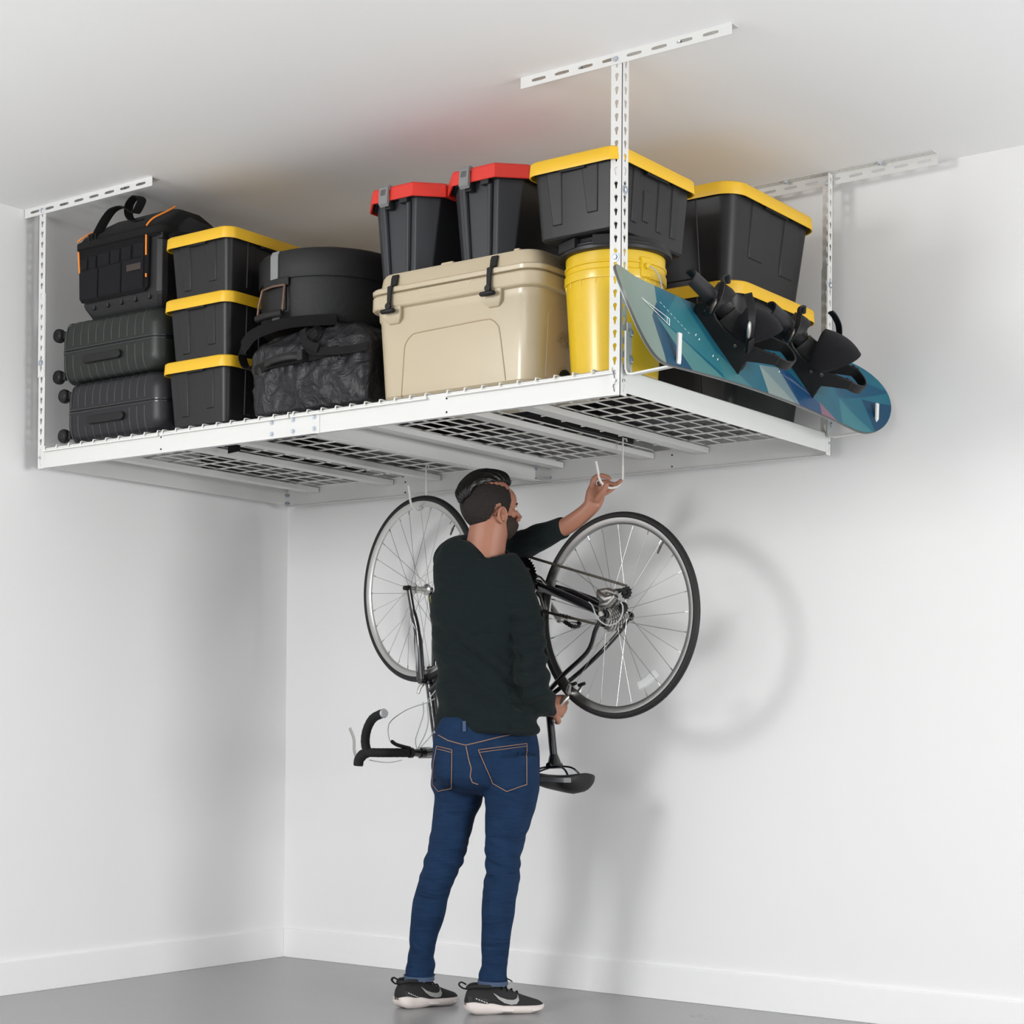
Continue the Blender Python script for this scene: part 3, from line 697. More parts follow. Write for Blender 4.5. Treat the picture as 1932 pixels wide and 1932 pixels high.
mb = MB(); mb.box(0.052, 0.122, yf - 0.0185, yf - 0.015, 0.128, 0.150)
obj('badge', mb, mat('brown_leather_badge', (0.035, 0.024, 0.018), 0.6), pan, smooth=False, label='brown leather badge')
mb = MB()
mb.tube([(-0.196, yf - 0.012, 0.160), (-0.203, yf - 0.012, 0.235)], 0.0032, 8)
mb.tube([(0.142, yf - 0.012, 0.173), (0.142, yf - 0.012, 0.246)], 0.0032, 8)
mb.tube([(0.144, yf - 0.013, 0.098), (0.144, yf - 0.013, 0.110)], 0.0030, 8)
obj('front_piping', mb, M['orange'], pan, label='orange front piping')
# soft roof
mb = MB(); rings = []
def roof(z, hw, hd, dx=0.0, dy=0.0, r=0.03): return ring3(hw, hd, r, z, dx, dy, n=5)
wob = lambda k: 0.004 * math.sin(k * 2.1)
rings = [roof(0.236, W2 + 0.010, D2 + 0.012), roof(0.262, W2 + 0.014, D2 + 0.014), roof(0.285, W2 + 0.004, D2 + 0.000), roof(0.325, W2 - 0.020, D2 - 0.050, 0.005, 0.006), roof(0.352, W2 - 0.045, D2 - 0.085, 0.010, 0.008), roof(0.362, W2 - 0.080, D2 - 0.115, 0.012, 0.008)]
mb.loft(rings)
rf = obj('soft_top', mb, M['fabric'], tb, angle=50)
mb = MB(); mb.loft([roof(0.240, W2 + 0.016, D2 + 0.016), roof(0.243, W2 + 0.019, D2 + 0.019), roof(0.262, W2 + 0.019, D2 + 0.019), roof(0.266, W2 + 0.015, D2 + 0.015)])
obj('zip_band', mb, M['webbing'], rf)
# gathered side flap at right
mb = MB(); rings = []
for k in range(9):
    a = k / 8; y = -D2 + 0.02 + a * (2 * D2 + 0.02); top = 0.36 - 0.09 * (2 * a - 0.9) ** 2 + 0.008 * math.sin(k * 3); out = 0.03 + 0.035 * math.sin(PI * a) + 0.008 * (k % 2)
    rings.append([(W2 - 0.09, y, top - 0.005), (W2 - 0.01, y, top - 0.035), (W2 + out, y, top - 0.085), (W2 + out + 0.012, y, 0.245 - 0.01 * a), (W2 + out - 0.012, y, 0.238), (W2 - 0.02, y, 0.25), (W2 - 0.09, y, 0.27)])
mb.loft(rings); o = obj('side_flap', mb, M['fabric'], rf, angle=80)
mb = MB()
mb.tube(catm([(-0.212, -D2 - 0.012, 0.272), (-0.190, -D2 + 0.004, 0.292), (-0.165, -D2 + 0.045, 0.322)], 4), 0.0030, 8)
mb.tube(catm([(0.140, -D2 - 0.012, 0.272), (0.150, -D2 + 0.008, 0.300), (0.165, -D2 + 0.055, 0.332), (0.168, -D2 + 0.09, 0.356)], 4), 0.0030, 8)
obj('top_piping', mb, M['orange'], rf, label='orange top piping')
mb = MB()
sp = catm([(-0.128, -D2 - 0.006, 0.268), (-0.118, -D2 + 0.004, 0.300), (-0.100, -D2 + 0.02, 0.345), (-0.075, -D2 + 0.03, 0.372), (-0.030, -D2 + 0.035, 0.376), (0.005, -D2 + 0.035, 0.358), (0.030, -D2 + 0.035, 0.345), (0.050, -D2 + 0.035, 0.362), (0.062, -D2 + 0.035, 0.385), (0.030, -D2 + 0.04, 0.402), (-0.010, -D2 + 0.045, 0.385), (-0.020, -D2 + 0.05, 0.350), (0.010, -D2 + 0.05, 0.322), (0.055, -D2 + 0.06, 0.322)], 5)
mb.ribbon(sp, 0.034, 0.0035, (0.12, 1, 0.1)); st_ = obj('shoulder_strap', mb, M['webbing'], tb, smooth=True, angle=60)
mb = MB()
c = Vector((-0.134, -D2 - 0.014, 0.272))
for a, b_ in (((-0.020, -0.014), (0.020, -0.014)), ((0.020, -0.014), (0.014, 0.016)), ((0.014, 0.016), (-0.014, 0.016)), ((-0.014, 0.016), (-0.020, -0.014))):
    mb.tube([c + Vector((a[0], 0, a[1])), c + Vector((b_[0], 0.004, b_[1]))], 0.0035, 6)
obj('buckle', mb, M['rubber'], st_)

# ------------------------------------------------------------------ duffel bag and round case
db = thing('duffel_bag', 'crumpled black nylon duffel bag on the wire deck under the round case', 'duffel bag', (1.342, -1.15, ZD))
def crumple(o, amp, sc, seed=0.0, lo=0.03):
    NR = [v.normal.copy() for v in o.data.vertices]
    for v in o.data.vertices:
        p = v.co.copy(); n_ = NR[v.index]
        q = Vector((p.x * sc + seed, p.y * sc, p.z * sc * 0.8)); q += noise.noise_vector(q * 0.7) * 0.8
        d = 0.55 * abs(noise.noise(q)) + 0.35 * abs(noise.noise(q * 2.3 + Vector((5, 1, 2)))) + 0.12 * noise.noise(q * 5) - 0.18; d = -d * 1.6
        k = min(1.0, max(0.0, p.z / lo))
        v.co = p + n_ * d * amp * k
    o.data.update()
def dense_box(hx, hy, r, prof, nx=10, name='x'):
    """stack of rounded rings, densely sampled"""
    rings = []
    for (z, ins) in prof:
        base = rr(0, 0, hx - ins, hy - ins, r, 6); P = []
        K = len(base)
        for i in range(K):
            a = Vector(base[i]); b = Vector(base[(i + 1) % K]); m = max(1, int((b - a).length / 0.012))
            # keep the count identical for all rings
            m = 48 if i in (6, 20, 13, 27) else 1
            for k in range(m): P.append(a + (b - a) * k / m)
        rings.append([(p.x, p.y, z) for p in P])
    return rings
prof = [(0.0, 0.03), (0.004, 0.012)] + [(0.012 + 0.0055 * k, 0.004 - 0.010 * math.sin(PI * k / 44) + (0.0 if k < 37 else 0.003 * (k - 36))) for k in range(45)] + [(0.268, 0.05), (0.274, 0.09)]
mb = MB(); mb.loft(dense_box(0.243, 0.175, 0.03, prof))
body = obj('bag_body', mb, M['nylon'], db, angle=60)
crumple(body, 0.024, 6.5, 3.0)
for v in body.data.vertices:
    if v.co.z > 0.235: v.co.x = v.co.x * (1 - 0.25 * (v.co.z - 0.235) / 0.04)
mb = MB()
hd = [(-0.225, -0.172, 0.150), (-0.18, -0.186, 0.154), (-0.13, -0.194, 0.160), (-0.05, -0.190, 0.164), (0.05, -0.186, 0.166), (0.14, -0.182, 0.172)]
mb.ribbon(catm(hd, 4), 0.030, 0.003, (0, 0, 1)); obj('side_webbing', mb, M['webbing'], db)
mb = MB(); mb.tube(catm([(-0.15, -0.196, 0.160), (-0.10, -0.214, 0.164), (-0.04, -0.212, 0.168), (0.0, -0.196, 0.168)], 4), 0.0125, 10, sx=1.0, sy=0.6)
mb.box(0.0, 0.022, -0.216, -0.19, 0.150, 0.184); obj('grab_handle', mb, M['rubber'], db, bevel=0.002)
mb = MB()
mb.ribbon(catm([(-0.06, -0.185, 0.120), (0.0, -0.190, 0.20), (0.015, -0.190, 0.245), (0.06, -0.188, 0.235), (0.02, -0.196, 0.205), (0.05, -0.200, 0.178), (0.12, -0.198, 0.168), (0.20, -0.190, 0.165), (0.26, -0.18, 0.17)][3:], 5), 0.026, 0.003, (0, 0.15, 1))
mb.ribbon(catm([(0.00, -0.186, 0.252), (0.01, -0.200, 0.228), (0.035, -0.206, 0.200), (0.08, -0.205, 0.180)], 5), 0.026, 0.003, (0.9, 0.1, 0.4))
obj('carry_strap', mb, M['webbing'], db)
mb = MB()
mb.ribbon(catm([(0.06, -0.100, 0.292), (-0.08, -0.165, 0.288), (-0.19, -0.200, 0.262), (-0.245, -0.195, 0.232), (-0.275, -0.170, 0.222), (-0.300, -0.15, 0.205), (-0.300, -0.135, 0.180), (-0.275, -0.13, 0.170), (-0.262, -0.14, 0.180)], 5), 0.034, 0.003, [(0, -0.5, 0.85)] * 21 + [(0, 1, 0.2)] * 60)
obj('long_strap', mb, M['webbing'], db)
mb = MB(); mb.ribbon([(0, 0.002, 0.034), (0.001, 0.001, 0.015), (0.002, 0.0, 0.0)], 0.056, 0.004, (1, 0, 0))
tag(obj('loose_strap', mb, M['webbing'], loc=(0.760, -1.060, 1.884)), 'short black strap end hanging through the wire deck under the yellow lid bins', 'strap')

dr = thing('round_case', 'black pebbled round hard case with grey strap and carry handle', 'drum case', (1.226, -1.075, 2.207))
R = 0.232
mb = MB(); mb.lathe([(R * 0.80, 0.0), (R * 0.96, 0.004), (R, 0.018), (R, 0.150)], n=72)
obj('case_body', mb, M['drum'], dr, angle=50)
mb = MB(); mb.lathe([(R + 0.006, 0.149), (R + 0.008, 0.152), (R + 0.008, 0.226), (R + 0.002, 0.238), (R - 0.010, 0.243), (R * 0.50, 0.246), (R * 0.42, 0.276), (R * 0.37, 0.281), (R * 0.1, 0.281)], n=72)
obj('case_lid', mb, M['drum'], dr, angle=40)
ca = math.radians(-98)
def cy_(a, r, z): return (r * math.cos(a), r * math.sin(a), z)
mb = MB(); da = 0.028 / R / 2 * 2
rings = []
for z, ro in ((0.02, R + 0.003), (0.148, R + 0.003), (0.152, R + 0.011), (0.226, R + 0.011), (0.240, R + 0.004), (0.248, R - 0.03)):
    rings.append([cy_(ca - 0.075, ro, z), cy_(ca + 0.075, ro, z), cy_(ca + 0.075, ro - 0.004, z), cy_(ca - 0.075, ro - 0.004, z)])
mb.loft(rings); obj('strap', mb, M['strapg'], dr, smooth=False, label='grey webbing strap')
hp = MB()
A = ca + 0.02
for (z0, z1) in ((0.108, 0.150), (0.052, 0.080)):
    pass
rings = [[cy_(A + s_ * 0.27, R + 0.002, 0.150), cy_(A + s_ * 0.27, R + 0.008, 0.150)] for s_ in (-1, 1)]
for s_ in (-1, 1):
    pass
def patch(mb, a0, a1, z0, z1, r0, r1, n=6):
    rg = []
    for k in range(n + 1):
        a = a0 + (a1 - a0) * k / n; rg.append([cy_(a, r0, z0), cy_(a, r1, z0), cy_(a, r1, z1), cy_(a, r0, z1)])
    mb.loft(rg)
patch(hp, A - 0.30, A + 0.24, 0.126, 0.152, R + 0.002, R + 0.011)
patch(hp, A - 0.24, A + 0.18, 0.05, 0.126, R + 0.001, R + 0.006)
hpl = obj('handle_plate', hp, M['rubber'], dr, bevel=0.002)
mb = MB()
rg_ = R + 0.026
mb.tube([cy_(A - 0.27, R + 0.016, 0.126), cy_(A - 0.0, R + 0.02, 0.126), cy_(A + 0.20, R + 0.016, 0.126)], 0.0042, 8)
for s_ in (-0.27, 0.20): mb.tube([cy_(A + s_, R + 0.016, 0.126), cy_(A + s_ * 1.08, rg_, 0.075), cy_(A + s_ * 1.05, rg_ + 0.004, 0.040)], 0.0042, 8)
obj('handle_ring', mb, M['rust'], hpl)
mb = MB(); mb.tube([cy_(A + (-0.28 + 0.5 * k / 6), rg_ + 0.005, 0.034) for k in range(7)], 0.0115, 12); obj('handle_grip', mb, M['rubber'], hpl)
# ------------------------------------------------------------------ snowboard
BL, BWd = 1.575, 0.262
BX, BY, BZ = 2.634, -0.815, 2.018      # centre of the board
tilt = math.radians(66)
# local frame: u across (towards the inner, upper edge), v along Y, n out of the top sheet
bu = Vector((-math.cos(tilt), 0, math.sin(tilt))); bn = Vector((math.sin(tilt), 0, math.cos(tilt))); bv = Vector((0, 1, 0))
bu = (bu + Vector((0, 0.0, 0))).normalized()
sb = thing('snowboard', 'teal faceted pattern snowboard with black bindings resting in the two white arms', 'snowboard', (BX, BY, BZ))
def bp(u, v, n): return bu * u + bv * v + bn * n + Vector((0, 0, -0.018 * (v / (BL / 2)) * 0.5))
def half_w(v):
    a = abs(v) / (BL / 2); tip = 0.80
    side = BWd / 2 * (0.90 + 0.16 * min(1, (abs(v) / 0.60)) ** 2)
    e = (BL / 2 - abs(v)) / 0.19
    if e < 1: side *= math.sqrt(max(0.0, 1 - (1 - e) ** 2.15))
    return max(side, 0.0005)
def kick(v):
    k = abs(v) - 0.545
    kk = 0.0 if k < 0 else (k / 0.24) ** 1.7 * 0.062
    return kk + 0.004 * math.cos(v * 3)
NV = 96; vs_ = [-BL / 2 + BL * (0.5 - 0.5 * math.cos(PI * i / NV)) for i in range(NV + 1)]
vs_ = [-BL / 2 + BL * i / NV for i in range(NV + 1)]
vs_ = sorted(set([round(v, 5) for v in vs_] + [s * (BL / 2 - d) for s in (-1, 1) for d in (0.0003, 0.001, 0.0025, 0.005, 0.009)]))
def sheet(n0, n1, inset=0.0):
    mb = MB(); rings = []
    for v in vs_:
        hw = max(half_w(v) - inset, 0.0004); k = kick(v)
        us = [-hw + 2 * hw * j / 6 for j in range(7)]
        rings.append([bp(u, v, n1 + k) for u in us] + [bp(u, v, n0 + k) for u in reversed(us)])
    mb.loft(rings); return mb
M['edge'] = mat('board_edge_grey', (0.10, 0.09, 0.085), 0.4)
core = obj('edge_core', sheet(-0.004, 0.0025), M['edge'], sb, smooth=True, angle=40)
bmq = bpy.data.materials.new('board_base'); 
M['boardbase'] = mat('pale_board_base', (0.32, 0.45, 0.43), 0.35)
obj('base_sheet', sheet(-0.0060, -0.0040, 0.0008), M['boardbase'], sb, angle=40, label='pale grey green base sheet')
# top sheet artwork: flat colour facets in the board's own coordinates
def facet_mat():
    m = bpy.data.materials.new('board_graphic'); m.use_nodes = True; nt = m.node_tree; b = nt.nodes['Principled BSDF']
    b.inputs['Roughness'].default_value = 0.38; b.inputs['Specular IOR Level'].default_value = 0.3
    at_ = nt.nodes.new('ShaderNodeAttribute'); at_.attribute_name = 'uvw'
    sep = nt.nodes.new('ShaderNodeSeparateXYZ'); nt.links.new(at_.outputs['Vector'], sep.inputs[0])
    def math_(op, a, b_=None, c=None):
        n = nt.nodes.new('ShaderNodeMath'); n.operation = op
        for i, x in enumerate((a, b_, c)):
            if x is None: continue
            if isinstance(x, (int, float)): n.inputs[i].default_value = x
            else: nt.links.new(x, n.inputs[i])
        return n.outputs[0]
    U_, V_ = sep.outputs[0], sep.outputs[1]
    base = (0.020, 0.165, 0.235)
    # soft large scale hue drift of the print
    nz = nt.nodes.new('ShaderNodeTexNoise'); nz.inputs['Scale'].default_value = 5.0; nt.links.new(at_.outputs['Vector'], nz.inputs['Vector'])
    mx = nt.nodes.new('ShaderNodeMix'); mx.data_type = 'RGBA'; mx.inputs[6].default_value = (0.006, 0.070, 0.125, 1); mx.inputs[7].default_value = (0.018, 0.145, 0.19, 1); nt.links.new(nz.outputs['Fac'], mx.inputs[0])
    cur = mx.outputs[2]
    tris = [  # (colour, three corners (u,v)) ; v=-0.79 nose (near), u=-0.13 outer/lower edge
        ((0.37, 0.47, 0.40), (-0.2, -0.85), (0.25, -0.85), (0.16, -0.46)),
        ((0.37, 0.47, 0.40), (-0.2, -0.85), (0.16, -0.46), (-0.16, -0.60)),
        ((0.010, 0.085, 0.175), (-0.16, -0.585), (0.02, -0.555), (-0.16, -0.36)),
        ((0.010, 0.085, 0.175), (0.02, -0.555), (0.075, -0.50), (-0.14, -0.44)),
        ((0.13, 0.34, 0.33), (-0.15, -0.43), (0.03, -0.53), (-0.15, -0.22)),
        ((0.05, 0.26, 0.31), (0.02, -0.50), (0.14, -0.35), (-0.14, -0.20)),
        ((0.018, 0.15, 0.23), (0.14, -0.35), (0.0, -0.20), (0.16, -0.05)),
        ((0.07, 0.27, 0.30), (-0.15, -0.28), (-0.03, -0.25), (-0.15, -0.06)),
        ((0.40, 0.48, 0.45), (-0.15, -0.02), (-0.02, 0.0), (-0.15, 0.19)),
        ((0.26, 0.36, 0.38), (-0.02, 0.0), (-0.15, 0.19), (0.00, 0.16)),
        ((0.014, 0.07, 0.20), (-0.15, 0.19), (0.06, 0.10), (-0.13, 0.40)),
        ((0.16, 0.20, 0.33), (-0.02, 0.12), (-0.08, 0.34), (-0.03, 0.20)),
        ((0.36, 0.17, 0.23), (-0.15, 0.31), (-0.08, 0.34), (-0.15, 0.45)),
        ((0.06, 0.27, 0.31), (-0.15, 0.45), (-0.03, 0.52), (-0.15, 0.66)),
        ((0.010, 0.10, 0.20), (-0.03, 0.52), (0.15, 0.48), (0.0, 0.80)),
        ((0.008, 0.065, 0.15), (-0.15, 0.66), (-0.02, 0.66), (-0.06, 0.85)),
        ((0.016, 0.14, 0.23), (0.15, 0.30), (0.15, 0.60), (0.03, 0.46)),
    ]
    for col, A, B, C in tris:
        ar = (B[0] - A[0]) * (C[1] - A[1]) - (B[1] - A[1]) * (C[0] - A[0])
        if ar < 0: B, C = C, B
        msk = None
        for P, Q in ((A, B), (B, C), (C, A)):
            dx, dy = Q[0] - P[0], Q[1] - P[1]      # inside: dx*(y-Py) - dy*(x-Px) > 0
            e = math_('MULTIPLY_ADD', V_, dx, math_('MULTIPLY_ADD', U_, -dy, dy * P[0] - dx * P[1]))
            s_ = math_('GREATER_THAN', e, 0.0)
            msk = s_ if msk is None else math_('MULTIPLY', msk, s_)
        mx = nt.nodes.new('ShaderNodeMix'); mx.data_type = 'RGBA'; nt.links.new(math_('MULTIPLY', msk, 0.88), mx.inputs[0]); nt.links.new(cur, mx.inputs[6]); mx.inputs[7].default_value = (*[c * 0.62 for c in col], 1); cur = mx.outputs[2]
    nt.links.new(cur, b.inputs['Base Color']); return m
mbt = sheet(0.0025, 0.0040, 0.0012)
top = obj('top_sheet', mbt, facet_mat(), sb, angle=40)
atr = top.data.attributes.new('uvw', 'FLOAT_VECTOR', 'POINT')
for i, v in enumerate(top.data.vertices):
    atr.data[i].vector = (v.co.dot(bu), v.co.y, 0)
M['mark'] = mat('white_print', (0.75, 0.8, 0.8), 0.4)
mb = MB(); nk = 0.0046
def mark(a, b_, w=0.003):
    (u0, v0), (u1, v1) = a, b_; d = Vector((u1 - u0, v1 - v0)).normalized() * w / 2; p = Vector((-d.y, d.x))
    q = [(u0 - d.x + p.x, v0 - d.y + p.y), (u0 - d.x - p.x, v0 - d.y - p.y), (u1 + d.x - p.x, v1 + d.y - p.y), (u1 + d.x + p.x, v1 + d.y + p.y)]
    mb.add([bp(u, v, nk + kick(v)) for u, v in q], [(0, 1, 2, 3)])
A_, B_, C_ = (0.062, -0.580), (0.002, -0.478), (0.026, -0.462)
mark(A_, B_); mark(B_, C_); mark(C_, A_); mark((0.008, -0.486), (0.030, -0.470), 0.002)
for k in range(9): mark((0.075 - 0.009 * k, -0.478 + 0.012 * k), (0.071 - 0.009 * k, -0.474 + 0.012 * k), 0.0022)
for (u, v) in ((0.00, -0.345), (-0.012, -0.335), (-0.055, -0.29), (-0.062, -0.27), (-0.02, 0.12), (0.05, 0.30)): mark((u, v), (u + 0.006, v + 0.008), 0.003)
obj('printed_marks', mb, M['mark'], sb, smooth=False, label='white printed marks')

# bindings: baseplate with heel loop, folded highback, ankle and toe straps
def binding(u0, v0, rot, ps, pl):
    R3 = Matrix(((bu.x, bv.x, bn.x), (bu.y, bv.y, bn.y), (bu.z, bv.z, bn.z)))
    Mloc = Matrix.Translation(bp(u0, v0, 0.0045)) @ R3.to_4x4() @ Matrix.Rotation(rot, 4, 'Z')
    def B(name, mb, m, par, **k):
        mb.xf(Mloc); return obj(name, mb, m, par, **k)
    mb = MB()
    mb.loft([[(x, y, z) for x, y in rr(0.0, 0, 0.105, 0.056, 0.035, 5)] for z in (0.0, 0.010)])
    bpz = B('binding_baseplate', mb, M['rubber'], sb, bevel=0.003, angle=50)
    for s_ in (-1, 1):
        mb = MB()
        pr = [(-0.105, 0.0), (0.085, 0.0), (0.118, 0.004), (0.128, 0.020), (0.118, 0.044), (0.092, 0.052), (0.060, 0.044), (0.020, 0.046), (-0.030, 0.068), (-0.080, 0.102), (-0.125, 0.134), (-0.138, 0.108), (-0.105, 0.070), (-0.085, 0.045), (-0.090, 0.030)]
        mb.prism(pr, lambda u, v, t: (u, s_ * (0.052 + t), v), 0.0, 0.009)
        sr = B('side_rail', mb, M['rubber'], bpz, bevel=0.003, angle=50)
        for (x, z, r) in ((-0.030, 0.044, 0.006), (-0.055, 0.066, 0.007), (0.095, 0.030, 0.005)):
            mb = MB(); mb.lathe([(r, 0.0), (r, 0.002), (r * 0.5, 0.0035)], (x, s_ * 0.0612, z), (0, s_, 0), 14); B('screw', mb, M['darksteel'], bpz)
    mb = MB()
    arc = [(-0.108 - 0.062 * math.cos(a), 0.057 * math.sin(a), 0.110 + 0.018 * math.cos(a)) for a in [(-PI / 2 + PI * k / 18) for k in range(19)]]
    mb.ribbon(arc, 0.030, 0.006, (0.35, 0, 1)); B('heel_loop', mb, M['rubber'], bpz, bevel=0.002, angle=60)
    # toe box liner panel between the rails
    mb = MB(); rings = []
    for k in range(9):
        a = PI * k / 8; rings.append([(0.050, 0.050 * math.cos(a), 0.014 + 0.070 * math.sin(a)), (-0.040, 0.050 * math.cos(a), 0.020 + 0.088 * math.sin(a)), (-0.040, 0.046 * math.cos(a), 0.018 + 0.083 * math.sin(a)), (0.050, 0.046 * math.cos(a), 0.012 + 0.065 * math.sin(a))])
    mb.loft(rings); B('strap_liner', mb, M['blackp'], bpz, angle=60)
    # folded highback lying forward over the toe
    A_, B_ = Vector((0.060, 0.000, 0.052)), Vector((0.205, -0.110, 0.066)); D = (B_ - A_); mb = MB(); rings = []
    side = Vector((-D.y, D.x, 0)).normalized(); upn = Vector((0, 0, 1))
    for k in range(9):
        t = k / 8; r = 0.030 - 0.006 * t; c = A_ + D * t; row = []
        for q in range(11):
            a = -0.35 + (PI + 0.7) * q / 10; row.append(c + side * (r * math.cos(a)) + upn * (r * math.sin(a)))
        for q in range(10, -1, -1):
            a = -0.35 + (PI + 0.7) * q / 10; row.append(c + side * ((r - 0.005) * math.cos(a)) + upn * ((r - 0.005) * math.sin(a)))
        rings.append(row)
    mb.loft(rings); B('highback', mb, M['blackp'], bpz, angle=50)
    # ankle strap pad: wide cupped shell
    mb = MB(); outer = []; inner = []
    nA, nB = 17, 9
    for k in range(nA):
        a = 0.10 + (PI - 0.20) * k / (nA - 1)
        wd = (0.018 + (0.040 * ps) * math.sin(a) ** 0.7)
        c = Vector((-0.020, 0.078 * ps * math.cos(a), 0.064 + 0.080 * ps * math.sin(a))); rad = Vector((0, math.cos(a), math.sin(a))); ax = Vector((0.93, 0, -0.36)).normalized()
        outer.append([c + ax * wd * (2 * q / (nB - 1) - 1) + rad * (0.010 - 0.014 * (2 * q / (nB - 1) - 1) ** 2) for q in range(nB)])
        inner.append([c + ax * wd * (2 * q / (nB - 1) - 1) + rad * (0.002 - 0.014 * (2 * q / (nB - 1) - 1) ** 2) for q in range(nB)])
    mb.loft([outer[k] + inner[k][::-1] for k in range(nA)]); an_ = B('ankle_strap', mb, M['fabric2'], bpz, angle=60)
    lad = catm([(-0.060, -0.066, 0.070), (-0.030, -0.088 * ps, 0.100), (0.002, -0.092 * ps, 0.130), (0.034, -0.082 * ps, 0.150), (0.072, -0.062 * ps, 0.160)] if pl else [(-0.060, 0.066, 0.070), (-0.030, 0.088 * ps, 0.110), (0.010, 0.084 * ps, 0.140), (0.048, 0.070 * ps, 0.152), (0.066, 0.062 * ps, 0.152)], 5)
    mb = MB(); wv = (0, 0.5, 0.85) if pl else (0, 0.5, -0.85)
    mb.ribbon(lad, 0.022, 0.004, [(0.0, -0.85, -0.5)] * len(lad) if False else wv)
    B('ladder_strap', mb, M['blackp'], bpz, bevel=0.001)
    for k in range(4, len(lad) - 1):
        for f in (0.0, 0.5):
            c = lad[k] * (1 - f) + lad[k + 1] * f; t_ = (lad[k + 1] - lad[k]).normalized(); W = Vector(wv); W = (W - t_ * W.dot(t_)).normalized(); N = t_.cross(W); mb = MB()
            sg = 1 if N.z * 0.5 - N.y * (1 if pl else -1) > 0 else -1
            mb.hexa([c - t_ * 0.0015 - W * 0.009 + N * 0.0015 * sg, c + t_ * 0.0015 - W * 0.009 + N * 0.0015 * sg, c + t_ * 0.0015 + W * 0.009 + N * 0.0015 * sg, c - t_ * 0.0015 + W * 0.009 + N * 0.0015 * sg], [c - t_ * 0.001 - W * 0.009 + N * 0.0042 * sg, c + t_ * 0.001 - W * 0.009 + N * 0.0042 * sg, c + t_ * 0.001 + W * 0.009 + N * 0.0042 * sg, c - t_ * 0.001 + W * 0.009 + N * 0.0042 * sg])
            if k == 4 and f == 0: lt = mb
            else: lt.add(mb.v, mb.f)
    B('ladder_teeth', lt, M['blackp'], bpz, smooth=False)
    if pl:
        mb = MB(); c = Vector((-0.008, -0.101 * ps, 0.118)); ax = Vector((0.75, -0.05, 0.60)).normalized()
        mb.lathe([(0.004, -0.025), (0.010, -0.018), (0.0125, 0.0), (0.010, 0.018), (0.004, 0.025)], c, ax, 16, sx=0.55, sy=1.0); B('buckle', mb, M['steel'], bpz, angle=60)
        mb = MB(); mb.hexa([(-0.058, -0.070, 0.060), (-0.030, -0.092, 0.092), (-0.030, -0.072, 0.108), (-0.058, -0.050, 0.076)], [(-0.066, -0.084, 0.068), (-0.036, -0.108, 0.098), (-0.036, -0.086, 0.114), (-0.066, -0.062, 0.084)]); B('buckle_base', mb, M['rubber'], bpz, bevel=0.003)
    # toe strap
    mb = MB(); rings = []
    for k in range(13):
        a = PI * k / 12
        c = Vector((0.088 + 0.018 * math.sin(a), 0.060 * math.cos(a), 0.034 + 0.058 * math.sin(a))); rad = Vector((0.3, math.cos(a), math.sin(a))).normalized(); ax = Vector((0.9, 0, -0.35)).normalized(); w = 0.010 + 0.020 * math.sin(a)
        rings.append([c + ax * w + rad * 0.003, c + ax * w * 0.4 + rad * 0.008, c - ax * w * 0.4 + rad * 0.008, c - ax * w + rad * 0.003, c - ax * w - rad * 0.003, c + ax * w - rad * 0.003])
    mb.loft(rings); to_ = B('toe_strap', mb, M['rubber'], bpz, angle=60)
    mb = MB(); tl = [(0.088, -0.068, 0.030), (0.092, -0.082, 0.060), (0.108, -0.066, 0.090), (0.132, -0.034, 0.108)]
    mb.ribbon(catm(tl, 4), 0.018, 0.004, (0.3, 0.3, -0.8)); B('toe_ladder', mb, M['blackp'], bpz, bevel=0.001)
    mb = MB(); mb.lathe([(0.004, -0.022), (0.010, -0.012), (0.011, 0.012), (0.004, 0.022)], (0.098, -0.084, 0.066), (0.5, 0.3, 0.8), 12, sx=0.6, sy=1.0); B('toe_buckle', mb, M['darksteel'], bpz, angle=60)
    mb = MB(); mb.tube(catm([(0.115, 0.030, 0.095), (0.135, 0.015, 0.112), (0.140, -0.006, 0.106), (0.122, -0.012, 0.094)], 4), 0.006, 8, sx=1.4, sy=0.5); B('strap_tip', mb, M['greyp'], bpz)
binding(0.030, -0.180, math.radians(-33), 1.0, True)
binding(0.046, 0.290, math.radians(-34), 1.18, False)
# ------------------------------------------------------------------ road bicycle hanging upside down
RH = Vector((1.908, -0.420, 1.326)); FH = Vector((0.965, -0.305, 1.461)); WR = 0.344
bk = thing('road_bicycle', 'black road bicycle held upside down below the rack, front wheel hanging on a hook', 'bicycle', tuple((RH + FH) / 2))
BO = (RH + FH) / 2
bd = Vector((RH.x - FH.x, RH.y - FH.y, 0)).normalized()      # towards the rear, horizontal
bs = Vector((bd.y, -bd.x, 0))                                 # towards the camera side (drive side)
def bo(name, mb, m, par=None, **k):
    mb.xf(Matrix.Translation(-BO)); return obj(name, mb, m, par or bk, **k)
def BP(px, py, off=0.0):
    """point of the picture on the bicycle's middle plane, moved off towards the drive side"""
    n = bs; r = FW + RT * ((px - CX) / FPX) - UP * ((py - CY) / FPX)
    t = (RH - CAM).dot(n) + off
    return CAM + r * (t / r.dot(n))
